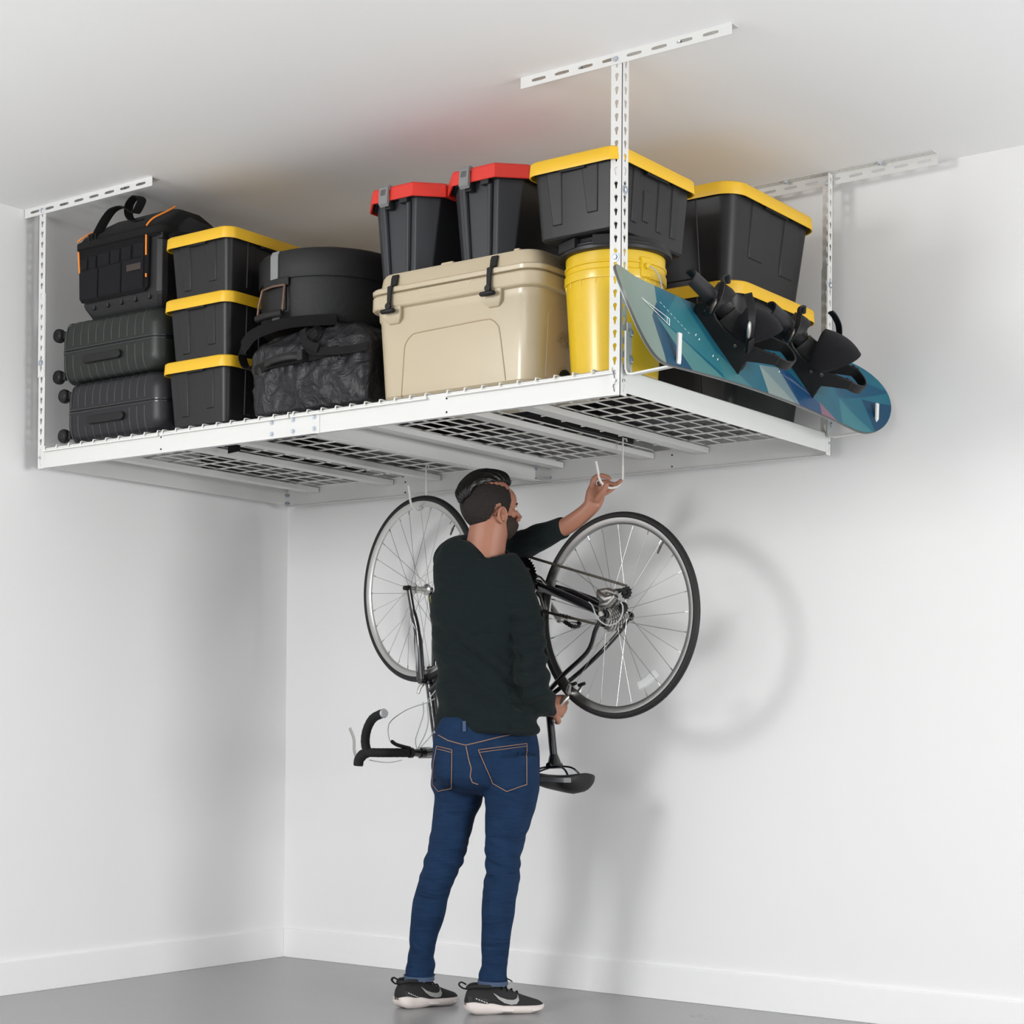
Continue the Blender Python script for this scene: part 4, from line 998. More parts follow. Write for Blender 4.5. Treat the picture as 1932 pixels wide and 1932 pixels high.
def wheel(c, ax, name, ns, rear):
    ax = Vector(ax).normalized(); e1 = Vector((0, 0, 1)); e1 = (e1 - ax * e1.dot(ax)).normalized(); e2 = ax.cross(e1)
    def wp(r, a, o=0.0): return c + e1 * (r * math.cos(a)) + e2 * (r * math.sin(a)) + ax * o
    t = None
    def ringsolid(prof, n=96):
        mb = MB(); mb.loft([[wp(r, 2 * PI * k / n, o) for r, o in prof] for k in range(n)], closed=True); return mb
    rim = bo('wheel_rim', ringsolid([(WR - 0.020, -0.0095), (WR - 0.020, 0.0095), (WR - 0.034, 0.0085), (WR - 0.042, 0.0035), (WR - 0.042, -0.0035), (WR - 0.034, -0.0085)]), M['alu'], angle=30)
    q = 0.0118
    bo('tyre', ringsolid([(WR - q + q * math.cos(a), q * math.sin(a)) for a in [2 * PI * k / 14 for k in range(14)]] if False else [(WR - 0.0125 + 0.0125 * math.cos(a), 0.0125 * math.sin(a)) for a in [2 * PI * k / 14 for k in range(14)]]), M['tyre'], rim)
    # hub
    hw = 0.052 if not rear else 0.060
    mb = MB(); mb.lathe([(0.006, -hw), (0.006, -0.036), (0.021, -0.036), (0.021, -0.031), (0.011, -0.026), (0.009, 0), (0.011, 0.022), (0.021, 0.026), (0.021, 0.031), (0.006, 0.031), (0.006, hw)], c, ax, 24)
    hub = bo('hub', mb, M['alu'], rim)
    for k in range(ns):
        mb = MB()
        a = 2 * PI * k / ns; side = 1 if k % 2 else -1; lead = 1 if (k // 2) % 2 else -1
        tw = lead * (1.15 if True else 0)
        mb.tube([wp(0.0195, a + tw, side * 0.030), wp(WR - 0.040, a, side * 0.001)], 0.0009, 5)
        mb.tube([wp(WR - 0.056, a, side * 0.0035), wp(WR - 0.040, a, side * 0.001)], 0.0021, 6)
        bo('spoke', mb, M['steel'], rim)
    av = -0.70 if rear else -0.75
    mb = MB(); mb.tube([wp(WR - 0.040, av), wp(WR - 0.060, av)], 0.003, 8); mb.tube([wp(WR - 0.060, av), wp(WR - 0.086, av - 0.02)], [0.0045, 0.003], 8)
    bo('valve', mb, M['darksteel'], rim)
    mb = MB(); a0 = PI - 0.60 if not rear else PI - 0.72; a0 = (PI + 0.38) if rear else (PI + 0.45)
    rg = []
    for k in range(9):
        a = a0 + 0.34 * k / 8; rg.append([wp(WR - 0.075, a, 0.004), wp(WR - 0.103, a, 0.004), wp(WR - 0.103, a, -0.005), wp(WR - 0.075, a, -0.005)])
    mb.loft(rg); bo('reflector', mb, M['reflector'], rim, bevel=0.002, angle=50)
    return rim, wp
rw, rwp = wheel(RH, bs, 'rear', 28, True)
fax = Vector((-0.225, -0.974, 0.0)).normalized()
fw_, fwp = wheel(FH, fax, 'front', 28, False)
# chain side hardware
mb = MB()
for k in range(8):
    r_ = 0.026 + 0.0042 * k; o = 0.052 - 0.0042 * k; pr = []
    n = 4 * (11 + k)
    e1 = Vector((0, 0, 1)); e2 = bs.cross(e1)
    ring = lambda oo: [RH + e1 * ((r_ + (0.0022 if i % 4 in (0, 1) else -0.001)) * math.cos(2 * PI * i / n)) + e2 * ((r_ + (0.0022 if i % 4 in (0, 1) else -0.001)) * math.sin(2 * PI * i / n)) + bs * oo for i in range(n)]
    mb.loft([ring(o - 0.0009), ring(o + 0.0009)])
mb.lathe([(0.018, 0.018), (0.018, 0.056), (0.008, 0.058)], RH, bs, 20)
bo('cassette', mb, M['steel'], rw, smooth=False)
# frame tubes
BB = BP(992, 1098); ST = BP(1036, 1338); SP = BP(1046, 1440)
HT0 = BP(812, 1292); HT1 = BP(826, 1402)
fr = MB()
fr.tube([BB - bs * 0.034, BB + bs * 0.034], 0.021, 20)
fr.tube([BB, ST, ST + (ST - BB).normalized() * 0.012], 0.0155, 16)
fr.tube([HT0, HT1], 0.018, 16)
fr.tube([BB, HT0 + (HT1 - HT0) * 0.12], 0.0175, 16)
fr.tube([ST + (BB - ST) * 0.06, HT0 + (HT1 - HT0) * 0.85], 0.0145, 16)
for s_ in (1, -1):
    dro = RH + bs * s_ * 0.066
    fr.tube(catm([BB + bs * s_ * 0.020 + bd * 0.01, BB + (RH - BB) * 0.45 + bs * s_ * 0.046 + Vector((0, 0, 0.010)), BB + (RH - BB) * 0.8 + bs * s_ * 0.062 + Vector((0, 0, 0.006)), dro], 5), [0.0125] * 5 + [0.012] * 5 + [0.0105] * 6, 12, sx=1.25, sy=0.8)
    top_ = ST + (BB - ST) * 0.10
    mid = (RH + bs * s_ * 0.055) * 0.62 + top_ * 0.38 + Vector((0.018, 0, -0.018))
    fr.tube(catm([dro, RH * 0.86 + top_ * 0.14 + bs * s_ * 0.062 + Vector((0.004, 0, -0.012)), mid, top_ * 0.70 + RH * 0.30 + bs * s_ * 0.032 + Vector((0.008, 0, -0.010)), top_ + bs * s_ * 0.012], 6), 0.0080, 12)
    fr.box(0, 0.001, 0, 0.001, 0, 0.001) if False else None
    fr.lathe([(0.016, -0.004), (0.016, 0.004)], dro, bs, 16)
fm_ = bo('frame', fr, M['frame'], angle=50)
mb = MB(); e = RH + bs * 0.074; mb.tube([e, e + bs * 0.010], 0.009, 12); bo('axle_nut', mb, M['steel'], rw)
# seat clamp, post, saddle
mb = MB(); d = (ST - BB).normalized(); mb.tube([ST + d * 0.004, ST + d * 0.016], 0.0185, 20)
mb.tube([ST + d * 0.010 - bs * -0.0 - bd * 0.018, ST + d * 0.010 - bd * 0.046], 0.005, 8); bo('seat_clamp', mb, M['silver'], fm_)
mb = MB(); mb.tube([ST, SP], 0.0135, 16); mb.tube([SP - (SP - ST).normalized() * 0.03, SP + Vector((0, 0, -0.006))], [0.0145, 0.026], 14); mb.tube([SP + bs * 0.032 + Vector((0, 0, -0.008)), SP - bs * 0.032 + Vector((0, 0, -0.008))], 0.011, 10)
bo('seat_post', mb, M['frame'], angle=50)
sc_ = SP + Vector((0, 0, -0.052)) + bd * 0.012
sd = MB()
for s_ in (1, -1):
    sd.tube(catm([sc_ - bd * 0.14 + bs * s_ * 0.012 + Vector((0, 0, 0.006)), sc_ - bd * 0.05 + bs * s_ * 0.022 + Vector((0, 0, 0.036)), sc_ + bd * 0.045 + bs * s_ * 0.024 + Vector((0, 0, 0.038)), sc_ + bd * 0.085 + bs * s_ * 0.034 + Vector((0, 0, 0.004))], 5), 0.0036, 8)
sa = bo('saddle_rails', sd, M['frame'])
mb = MB(); rings = []
prof = [(-0.155, 0.006, 0.008), (-0.150, 0.016, 0.016), (-0.11, 0.022, 0.022), (-0.05, 0.027, 0.030), (0.0, 0.042, 0.036), (0.04, 0.062, 0.042), (0.075, 0.076, 0.048), (0.10, 0.076, 0.046), (0.118, 0.062, 0.036), (0.127, 0.030, 0.018)]
for x, hw, th in prof:
    row = []
    zc = 0.006 * (x / 0.1) ** 2
    for k in range(20):
        a = 2 * PI * k / 20; s_, c_ = math.sin(a), math.cos(a)
        yy = hw * (abs(c_) ** 0.8) * (1 if c_ > 0 else -1); zz = -th * max(0, s_) ** 0.8 - 0.006 * (1 - abs(c_)) * (1 if s_ > 0 else 0) + (0.012 * (-s_) * (1.0 if s_ < 0 else 0)) + zc
        row.append(sc_ + bd * x + bs * yy + Vector((0, 0, zz)))
    rings.append(row)
mb.loft(rings); bo('saddle', mb, M['rubber'], angle=60)
mb = MB(); rings = []
for x, hw, th in prof[3:9]:
    rings.append([sc_ + bd * x + bs * (hw + 0.0006) + Vector((0, 0, 0.006)), sc_ + bd * x + bs * (hw + 0.0015) + Vector((0, 0, -0.002)), sc_ + bd * x + bs * (hw * 0.985 + 0.0012) + Vector((0, 0, -0.010)), sc_ + bd * x + bs * (hw - 0.006) + Vector((0, 0, -0.002))])
mb.loft(rings); bo('saddle_band', mb, M['strapg'], sa, label='grey saddle edge band')
# cranks, chainrings, pedals
def tooth_ring(mb, c, r, nt, o, rin):
    e1 = Vector((0, 0, 1)); e2 = bs.cross(e1); n = nt * 4; K = n
    def P(rad, i, oo): return c + e1 * (rad * math.cos(2 * PI * i / n)) + e2 * (rad * math.sin(2 * PI * i / n)) + bs * oo
    rings = []
    for i in range(n):
        ro = r + (0.0035 if i % 4 in (0, 1) else -0.0015)
        rings.append([P(ro, i, o - 0.0012), P(ro, i, o + 0.0012), P(rin, i, o + 0.0012), P(rin, i, o - 0.0012)])
    mb.loft(rings, closed=True)
mb = MB(); CC = BB
tooth_ring(mb, CC, 0.092, 50, 0.046, 0.072); tooth_ring(mb, CC, 0.075, 39, 0.040, 0.060)
e1 = Vector((0, 0, 1)); e2 = bs.cross(e1)
bo('chainring', mb, M['frame'], smooth=False)
cdir = (BP(958, 1040) - BP(992, 1098)).normalized()
mb = MB()
for k in range(5):
    a = 2 * PI * k / 5 + 0.3; d_ = e1 * math.cos(a) + e2 * math.sin(a); mb.tube([CC + bs * 0.050, CC + d_ * 0.068 + bs * 0.048], [0.012, 0.007], 8)
    mb.tube([CC + d_ * 0.066 + bs * 0.038, CC + d_ * 0.066 + bs * 0.053], 0.006, 8)
mb.tube([CC + bs * 0.052, CC + bs * 0.062 + cdir * 0.09, CC + bs * 0.070 + cdir * 0.170], [0.017, 0.012, 0.013], 14, sx=1.0, sy=0.7)
mb.tube([CC + bs * 0.040, CC + bs * 0.064], 0.019, 20)
cr_ = bo('crank_arm', mb, M['alu'], angle=50)
mb = MB(); mb.tube([CC - bs * 0.040, CC - bs * 0.056 - cdir * 0.09, CC - bs * 0.062 - cdir * 0.170], [0.017, 0.012, 0.013], 14); mb.tube([CC - bs * 0.030, CC - bs * 0.058], 0.016, 16)
bo('crank_arm', mb, M['alu'], angle=50)
def pedal(c, s_, ang):
    mb = MB(); f = (bd * math.cos(ang) + Vector((0, 0, 1)) * math.sin(ang)); g_ = bs.cross(f)
    def PP(x, y, z): return c + f * x + bs * s_ * y + g_ * z
    mb.tube([PP(0, -0.012, 0), PP(0, 0.085, 0)], [0.010, 0.007], 12)
    mb.tube([PP(0, 0.02, 0), PP(0, 0.07, 0)], 0.013, 12)
    p = bo('pedal', mb, M['alu'])
    mb = MB(); cage = [PP(x, y, 0) for x, y in [(-0.045, 0.012), (-0.046, 0.035), (-0.036, 0.062), (-0.020, 0.078), (0.020, 0.078), (0.036, 0.062), (0.046, 0.035), (0.045, 0.012), (0.02, 0.008), (-0.02, 0.008)]]
    mb.ribbon(catm(cage, 3, True) + [catm(cage, 3, True)[0]], 0.013, 0.0022, tuple(g_))
    for k in range(20):
        q = cage[k // 2 % 10] if k % 2 == 0 else (cage[k // 2 % 10] + cage[(k // 2 + 1) % 10]) / 2
        mb.lathe([(0.002, -0.008), (0.002, 0.008)], q, g_, 6)
    bo('pedal_cage', mb, M['rubber'], p, smooth=False)
pedal(CC - bs * 0.070 - cdir * 0.170, -1, math.radians(-28)); pedal(CC + bs * 0.078 + cdir * 0.170, 1, math.radians(-28))
# chain: two runs with link texture as separate short plates
DJ = RH + Vector((0, 0, 0.0)); JW = BP(1182, 1118, 0.05); GW = BP(1176, 1140, 0.045)
mb = MB()
def run(a, b_, o):
    L = (b_ - a).length; n = int(L / 0.0127); d = (b_ - a) / n; dn = d.normalized(); up_ = bs.cross(dn)
    for k in range(n):
        p = a + d * k; w = 0.0028 if k % 2 else 0.0036
        q = [p + bs * w, p + d * 1.05 + bs * w, p + d * 1.05 - bs * w, p - bs * w]
        hgt = 0.0042
        mb.hexa([x - up_ * hgt for x in q], [x + up_ * hgt for x in q])
        mb.lathe([(0.0022, -0.0045), (0.0022, 0.0045)], p, bs, 6)
CO = CC + bs * 0.046; 
up1 = CO + (e1 * math.cos(-0.25) + bd * math.sin(0.25) * 1.0) * 0.090
run(CO + Vector((0, 0, 0.090)) + bd * 0.022, JW + Vector((0, 0, 0.022)), 0)
run(CO - Vector((0, 0, 0.088)) + bd * 0.024, RH + bs * 0.040 + Vector((0, 0, -0.040)) - bd * 0.004, 0)
n_ = 18
arc = [CO + (e1 * math.cos(a) - bd * math.sin(a)) * 0.0925 for a in [(-0.25 + (PI + 0.5) * k / n_) for k in range(n_ + 1)]]
for i in range(n_): run(arc[i], arc[i + 1] + (arc[i + 1] - arc[i]) * 0.01, 0)
bo('chain', mb, M['chain'], smooth=False)
# rear derailleur
rd = MB()
B0 = BP(1137, 1145, 0.075); B1 = BP(1155, 1118, 0.090); B2 = BP(1138, 1118, 0.09); B3 = BP(1163, 1125, 0.09)
rd.tube([BP(1136, 1150, 0.068), BP(1136, 1142, 0.084), BP(1150, 1138, 0.088), BP(1162, 1124, 0.088)], [0.012, 0.013, 0.011, 0.010], 12)
rd.tube([BP(1131, 1116, 0.080), BP(1133, 1124, 0.084), BP(1146, 1131, 0.086), BP(1160, 1126, 0.086)], [0.010, 0.016, 0.015, 0.011], 12)
rd.tube([BP(1130, 1118, 0.075), BP(1148, 1114, 0.078), BP(1163, 1120, 0.080)], [0.012, 0.010, 0.010], 12)
der = bo('rear_derailleur', rd, M['steel'])
mb = MB()
for c_, r_ in ((JW, 0.020), (GW + Vector((0, 0, -0.012)), 0.018)):
    e = []; n = 44
    def P(rad, i, oo): return c_ + e1 * (rad * math.cos(2 * PI * i / n)) + e2 * (rad * math.sin(2 * PI * i / n)) + bs * oo
    mb.loft([[P(r_ + (0.002 if i % 4 < 2 else -0.001), i, -0.002) for i in range(n)], [P(r_ + (0.002 if i % 4 < 2 else -0.001), i, 0.002) for i in range(n)]])
mb.hexa([JW + bs * 0.005 + Vector((0.014, 0, 0.01)), JW + bs * 0.005 + Vector((-0.012, 0, 0.014)), BP(1150, 1112, 0.058), BP(1152, 1126, 0.058)], [JW + bs * 0.008 + Vector((0.014, 0, 0.01)), JW + bs * 0.008 + Vector((-0.012, 0, 0.014)), BP(1150, 1112, 0.061), BP(1152, 1126, 0.061)])
mb.tube([JW - bs * 0.008, JW + bs * 0.010], 0.008, 10)
bo('jockey_cage', mb, M['rubber'], der, smooth=False)
mb = MB(); mb.tube(catm([BP(1111, 1136, 0.075), BP(1118, 1143, 0.085), BP(1124, 1160, 0.092), BP(1135, 1174, 0.092), BP(1150, 1180, 0.092), BP(1166, 1173, 0.092), BP(1174, 1158, 0.090), BP(1175, 1144, 0.088), BP(1171, 1136, 0.086)], 5), 0.0024, 8)
bo('shift_cable', mb, M['cable'], der)
# front derailleur hint and bottle-cage side steel tube
mb = MB(); mb.tube([BP(1012, 1118, 0.02), BP(1020, 1128, 0.02), BP(1026, 1150, 0.02)], 0.006, 8); mb.tube([BP(1008, 1085, 0.04), BP(1020, 1090, 0.04), BP(1034, 1106, 0.04)], 0.005, 8)
bo('front_derailleur', mb, M['steel'])
# fork, brakes
hfw = fax.cross(Vector((0, 0, 1))).normalized()               # wheel's fore-aft direction
CR = BP(808, 1282)
fk = MB(); sdv = fax
for s_ in (1, -1):
    dpt = FH + sdv * s_ * 0.050; crn = CR + sdv * s_ * 0.034
    midp = dpt * 0.5 + crn * 0.5 + Vector((0.012, 0, 0.0))
    fk.tube(catm([dpt, dpt * 0.75 + crn * 0.25 + Vector((0.004, 0, 0)), midp, crn], 6), [0.0085] * 7 + [0.011] * 6 + [0.0140] * 6, 12, sx=1.3, sy=0.85)
    fk.lathe([(0.011, -0.005), (0.011, 0.005)], dpt, sdv, 14)
fk.tube([CR + sdv * 0.040, CR - sdv * 0.040], 0.017, 14); fk.tube([CR, HT0], 0.018, 14)
frk = bo('fork', fk, M['frame'], angle=50)
mb = MB(); a_ = FH + sdv * 0.050; mb.tube([a_, a_ + sdv * 0.022], 0.0085, 12); bo('quick_release', mb, M['rubber'], frk)
mb = MB()
q0 = FH * 0.58 + CR * 0.42 + sdv * 0.055; q1 = FH * 0.30 + CR * 0.70 + sdv * 0.053
def decal(mb, f0, f1, w0, w1):
    dpt = FH + sdv * 0.050; crn = CR + sdv * 0.034
    def L(f): return dpt * (1 - f) + crn * f + Vector((0.012 * math.sin(PI * f), 0, 0)) + sdv * 0.0125
    mb.ribbon([L(f0 + (f1 - f0) * k / 5) + hfw * (w0 + (w1 - w0) * k / 5) for k in range(6)], [0.001, 0.004, 0.006, 0.006, 0.004, 0.001], 0.001, tuple(hfw))
decal(mb, 0.36, 0.46, 0.010, -0.010); decal(mb, 0.52, 0.86, -0.004, 0.010); decal(mb, 0.60, 0.92, -0.008, 0.004)
bo('fork_decals', mb, M['silver'], frk, label='silver fork decals')
def brake(c, dirx, up_, sidev, name):
    mb = MB()
    mb.tube([c + dirx * 0.012, c + dirx * 0.020 + sidev * 0.028 + up_ * 0.010, c + dirx * 0.012 + sidev * 0.034 + up_ * 0.042], [0.010, 0.009, 0.006], 10)
    mb.tube([c + dirx * 0.012, c + dirx * 0.020 - sidev * 0.028 + up_ * 0.010, c + dirx * 0.012 - sidev * 0.034 + up_ * 0.042], [0.010, 0.009, 0.006], 10)
    mb.tube([c + dirx * 0.012, c + dirx * 0.022 + sidev * 0.022 - up_ * 0.030, c + dirx * 0.022 + sidev * 0.030 - up_ * 0.052], [0.009, 0.007, 0.006], 10)
    mb.tube([c, c + dirx * 0.028], 0.009, 12)
    o = bo(name, mb, M['steel'])
    mb = MB()
    for s_ in (-1, 1): mb.tube([c + sidev * s_ * 0.022 + up_ * 0.044 - hfw * 0, c + sidev * s_ * 0.022 + up_ * 0.044 + dirx * 0.03], 0.006, 8)
    bo('brake_pad', mb, M['rubber'], o)
    return o
brake(CR + Vector((0, 0, 0.0)) , -hfw if hfw.x > 0 else hfw, Vector((0, 0, 1)), sdv, 'front_brake')
brake(BP(1072, 1312), (RH - ST).normalized() * 0.3 + bd * 0.7, (RH - BP(1072, 1312)).normalized(), bs, 'rear_brake')
# stem and drop bar
SM = HT1 + Vector((0, 0, -0.03)); fwd = Vector((-abs(hfw.x), -hfw.y if hfw.x > 0 else hfw.y, 0)).normalized()
BC = SM + fwd * 0.075 + Vector((0, 0, -0.006))
mb = MB(); mb.tube([HT1, SM + Vector((0, 0, -0.02))], 0.017, 16); mb.tube([SM, BC], [0.017, 0.016], 14); mb.tube([BC + sdv * 0.024, BC - sdv * 0.024], 0.021, 18)
stm = bo('stem', mb, M['frame'], angle=50)
def bar(s_):
    w = sdv * s_; P = []
    pts = [BC, BC + w * 0.05, BC + w * 0.13, BC + w * 0.175 + fwd * 0.008, BC + w * 0.198 + fwd * 0.045, BC + w * 0.203 + fwd * 0.078 + Vector((0, 0, 0.004)), BC + w * 0.206 + fwd * 0.090 + Vector((0, 0, 0.040)), BC + w * 0.208 + fwd * 0.076 + Vector((0, 0, 0.085)), BC + w * 0.210 + fwd * 0.040 + Vector((0, 0, 0.122)), BC + w * 0.212 - fwd * 0.008 + Vector((0, 0, 0.138)), BC + w * 0.214 - fwd * 0.035 + Vector((0, 0, 0.142))]
    return catm(pts, 5)
for s_ in (1, -1):
    P = bar(s_)
    mb = MB(); mb.tube(P[:8], [0.0155] * 5 + [0.0135] * 3, 14); hb_ = bo('handlebar', mb, M['frame'])
    mb = MB(); mb.tube(P[7:], [0.0162 + 0.0006 * (i % 2) for i in range(len(P) - 7)], 14); tp = bo('bar_tape', mb, M['tape'], hb_)
    d = (P[-1] - P[-2]).normalized(); mb = MB(); mb.tube([P[-1] - d * 0.002, P[-1] + d * 0.006], [0.0175, 0.014], 18); bo('bar_end_cap', mb, M['silver'])
    w = sdv * s_
    hd_ = BC + w * 0.203 + fwd * 0.080 + Vector((0, 0, 0.0))
    mb = MB(); mb.tube(catm([hd_, hd_ + fwd * 0.030 + Vector((0, 0, -0.010)), hd_ + fwd * 0.052 + Vector((0, 0, -0.028)), hd_ + fwd * 0.056 + Vector((0, 0, -0.050))], 4), [0.017] * 4 + [0.0185] * 4 + [0.0190] * 4 + [0.017], 14, sx=1.15, sy=0.85)
    lv = bo('brake_hood', mb, M['tape'])
    mb = MB(); mb.tube(catm([hd_ + fwd * 0.062 + Vector((0, 0, -0.030)), hd_ + fwd * 0.082 + Vector((0, 0, 0.006)), hd_ + fwd * 0.086 + Vector((0, 0, 0.050)), hd_ + fwd * 0.104 + w * 0.006 + Vector((0, 0, 0.088))], 5), [0.006] * 16, 10, sx=1.2, sy=0.6)
    bo('brake_lever', mb, M['steel'], lv)
mb = MB(); w = sdv
mb.tube(catm([BC + w * 0.070 + Vector((0, 0, 0.016)), BC + w * 0.10 + Vector((0, 0, 0.022)) - fwd * 0.0, BC + w * 0.140 + Vector((0, 0, 0.030)) - fwd * 0.01, BC + w * 0.165 + Vector((0, 0, 0.042)) - fwd * 0.015], 4), [0.007] * 12 + [0.006], 10); mb.tube([BC + w * 0.06, BC + w * 0.075], 0.019, 16)
bo('cross_lever', mb, M['rubber'])
# cables
mb = MB()
for pts in (
    [BP(820, 1318, 0.05), BP(805, 1326, 0.06), BP(770, 1338, 0.10), BP(740, 1358, 0.14), BP(732, 1375, 0.15), BP(735, 1398, 0.15)],
    [BP(798, 1325, 0.05), BP(799, 1345, 0.07), BP(792, 1370, 0.08), BP(784, 1395, 0.09), BP(786, 1412, 0.08)],
    [BP(824, 1300, 0.03), BP(810, 1318, 0.05), BP(806, 1330, 0.06), BP(808, 1360, 0.07), BP(802, 1385, 0.08), BP(788, 1412, 0.08)],
    [BP(824, 1372, 0.04), BP(810, 1392, 0.06), BP(790, 1413, 0.08)],
    [BP(697, 1434, 0.16), BP(720, 1438, 0.15), BP(740, 1438, 0.14), BP(758, 1434, 0.13)]):
    mb = MB(); mb.tube(catm(pts, 6), 0.0019, 7); bo('cable', mb, M['cable'])
mb = MB(); mb.ribbon([BP(813, 1125, -0.02), BP(816, 1140, -0.02), BP(815, 1155, -0.02)], 0.012, 0.001, tuple(bd)); bo('sticker', mb, M['yellowsafe'], frk, label='yellow reflector sticker')
wheel_hook(0.955, -0.262, 1.915, 1.752, 'white J hook carrying the front wheel of the bicycle')
wheel_hook(1.878, -0.345, 1.915, 1.757, "white J hook gripped in the man's raised hand", -0.5)
# ------------------------------------------------------------------ the man
# built in his own frame: r = to his right in the picture, f = away from the camera, z up
MD = 5.90
def mp(px, py, d): return at(px, py, d)
skin = mat('skin', (0.37, 0.165, 0.105), 0.5, bump=0.12, bscale=120, var=0.06, vscale=14)
skin.node_tree.nodes['Principled BSDF'].inputs['Subsurface Weight'].default_value = 0.08
skin.node_tree.nodes['Principled BSDF'].inputs['Subsurface Radius'].default_value = (0.01, 0.004, 0.002)
M['skin'] = skin
M['shirt'] = mat('dark_green_jersey', (0.0060, 0.0110, 0.0118), 0.92, spec=0.2, bump=0.35, bscale=900, var=0.12, vscale=30, sheen=0.04)
M['jeans'] = mat('blue_denim', (0.0050, 0.0175, 0.050), 0.9, bump=0.6, bscale=900, spec=0.2, col2=(0.011, 0.036, 0.092), vscale=16)
def fold_bump(m, sc, rot, dist, detail=3.0, strength=1.0, dis=0.6):
    nt = m.node_tree; b = nt.nodes['Principled BSDF']; tc = nt.nodes.new('ShaderNodeTexCoord'); mp_ = nt.nodes.new('ShaderNodeMapping')
    mp_.inputs['Scale'].default_value = sc; mp_.inputs['Rotation'].default_value = rot
    n = nt.nodes.new('ShaderNodeTexNoise'); n.inputs['Scale'].default_value = 1.0; n.inputs['Detail'].default_value = detail; n.inputs['Distortion'].default_value = dis
    nt.links.new(tc.outputs['Object'], mp_.inputs['Vector']); nt.links.new(mp_.outputs[0], n.inputs['Vector'])
    bp = nt.nodes.new('ShaderNodeBump'); bp.inputs['Strength'].default_value = strength; bp.inputs['Distance'].default_value = dist
    old = b.inputs['Normal'].links[0].from_socket if b.inputs['Normal'].is_linked else None
    if old: nt.links.new(old, bp.inputs['Normal'])
    nt.links.new(n.outputs['Fac'], bp.inputs['Height']); nt.links.new(bp.outputs['Normal'], b.inputs['Normal'])
fold_bump(M['jeans'], (5, 5, 22), (0.25, 0.2, 0), 0.016)
fold_bump(M['shirt'], (5, 5, 26), (0.0, 0.55, 0.4), 0.012)
fold_bump(M['nylon'], (14, 14, 14), (0, 0, 0), 0.014, 4.0, 1.0, 1.4)
M['stitch'] = mat('orange_stitch', (0.30, 0.17, 0.10), 0.7)
M['cuff'] = mat('pale_denim', (0.055, 0.085, 0.15), 0.85, bump=0.5, bscale=700)
M['hair'] = mat('black_hair', (0.006, 0.0055, 0.0055), 0.38, bump=0.0, spec=0.35)
M['fade'] = mat('short_dark_hair', (0.034, 0.026, 0.023), 0.75, bump=1.0, bscale=260, col2=(0.006, 0.005, 0.005), vscale=170, spec=0.25)
M['beard'] = mat('brown_beard', (0.026, 0.014, 0.009), 0.8, bump=1.0, bscale=380)
M['shoe'] = mat('black_knit_shoe', (0.012, 0.012, 0.013), 0.85, bump=0.6, bscale=600)
M['sole'] = mat('white_foam_sole', (0.62, 0.56, 0.53), 0.6, bump=0.3, bscale=60, var=0.08, vscale=25)
M['swoosh'] = mat('grey_shoe_emblem', (0.30, 0.30, 0.29), 0.5)
def hair_strands(m):
    nt = m.node_tree; b = nt.nodes['Principled BSDF']; tc = nt.nodes.new('ShaderNodeTexCoord')
    w = nt.nodes.new('ShaderNodeTexNoise'); mp_ = nt.nodes.new('ShaderNodeMapping'); mp_.inputs['Scale'].default_value = (14, 14, 160)
    at_ = nt.nodes.new('ShaderNodeAttribute'); at_.attribute_name = 'flow'
    nt.links.new(at_.outputs['Vector'], mp_.inputs['Vector']); nt.links.new(mp_.outputs[0], w.inputs['Vector']); w.inputs['Scale'].default_value = 1.0; w.inputs['Detail'].default_value = 4
    bp = nt.nodes.new('ShaderNodeBump'); bp.inputs['Strength'].default_value = 0.9; bp.inputs['Distance'].default_value = 0.004; nt.links.new(w.outputs['Fac'], bp.inputs['Height']); nt.links.new(bp.outputs['Normal'], b.inputs['Normal'])
hair_strands(M['hair'])

man = thing('person', 'man in dark green long sleeved top and blue jeans reaching up to a hook', 'person', tuple(Vector((1.50, -0.60, 0.0))))
MO = man.location.copy()
RTh = Vector((RT.x, RT.y, 0)).normalized(); FWh = Vector((FW.x, FW.y, 0)).normalized(); ZZ = Vector((0, 0, 1))
PXM = FPX / MD
def limb_rings(sec, n=28, p=2.2):
    """sec: (px, py, depth, half width px, half thickness m, [yaw deg]) -> rings perpendicular to the path"""
    C_ = [mp(s[0], s[1], s[2]) for s in sec]; rings = []
    for i, s in enumerate(sec):
        a = C_[max(0, i - 1)]; b = C_[min(len(C_) - 1, i + 1)]; T = (b - a).normalized()
        view = (C_[i] - CAM).normalized()
        W = view.cross(T).normalized()      # across, in the picture
        D = T.cross(W).normalized()
        hw = s[3] / FPX * s[2]; ht = s[4]
        yw = math.radians(s[5]) if len(s) > 5 else 0.0
        ring = []
        for k in range(n):
            t = 2 * PI * k / n; c, s_ = math.cos(t), math.sin(t)
            x = math.copysign(abs(c) ** (2 / p), c) * hw; y = math.copysign(abs(s_) ** (2 / p), s_) * ht
            if yw: x, y = x, y + x * math.tan(yw)
            ring.append(C_[i] + W * x + D * y)
        rings.append(ring)
    return rings
def densify(sec, m=4):
    out = []
    K = len(sec)
    L = max(len(s) for s in sec); S = [list(s) + [0.0] * (L - len(s)) for s in sec]
    for i in range(K - 1):
        a, b, c, d = S[max(i - 1, 0)], S[i], S[i + 1], S[min(i + 2, K - 1)]
        for k in range(m):
            t = k / m
            out.append([0.5 * (2 * b[j] + (c[j] - a[j]) * t + (2 * a[j] - 5 * b[j] + 4 * c[j] - d[j]) * t * t + (3 * b[j] - a[j] - 3 * c[j] + d[j]) * t ** 3) for j in range(L)])
    out.append(S[-1]); return out

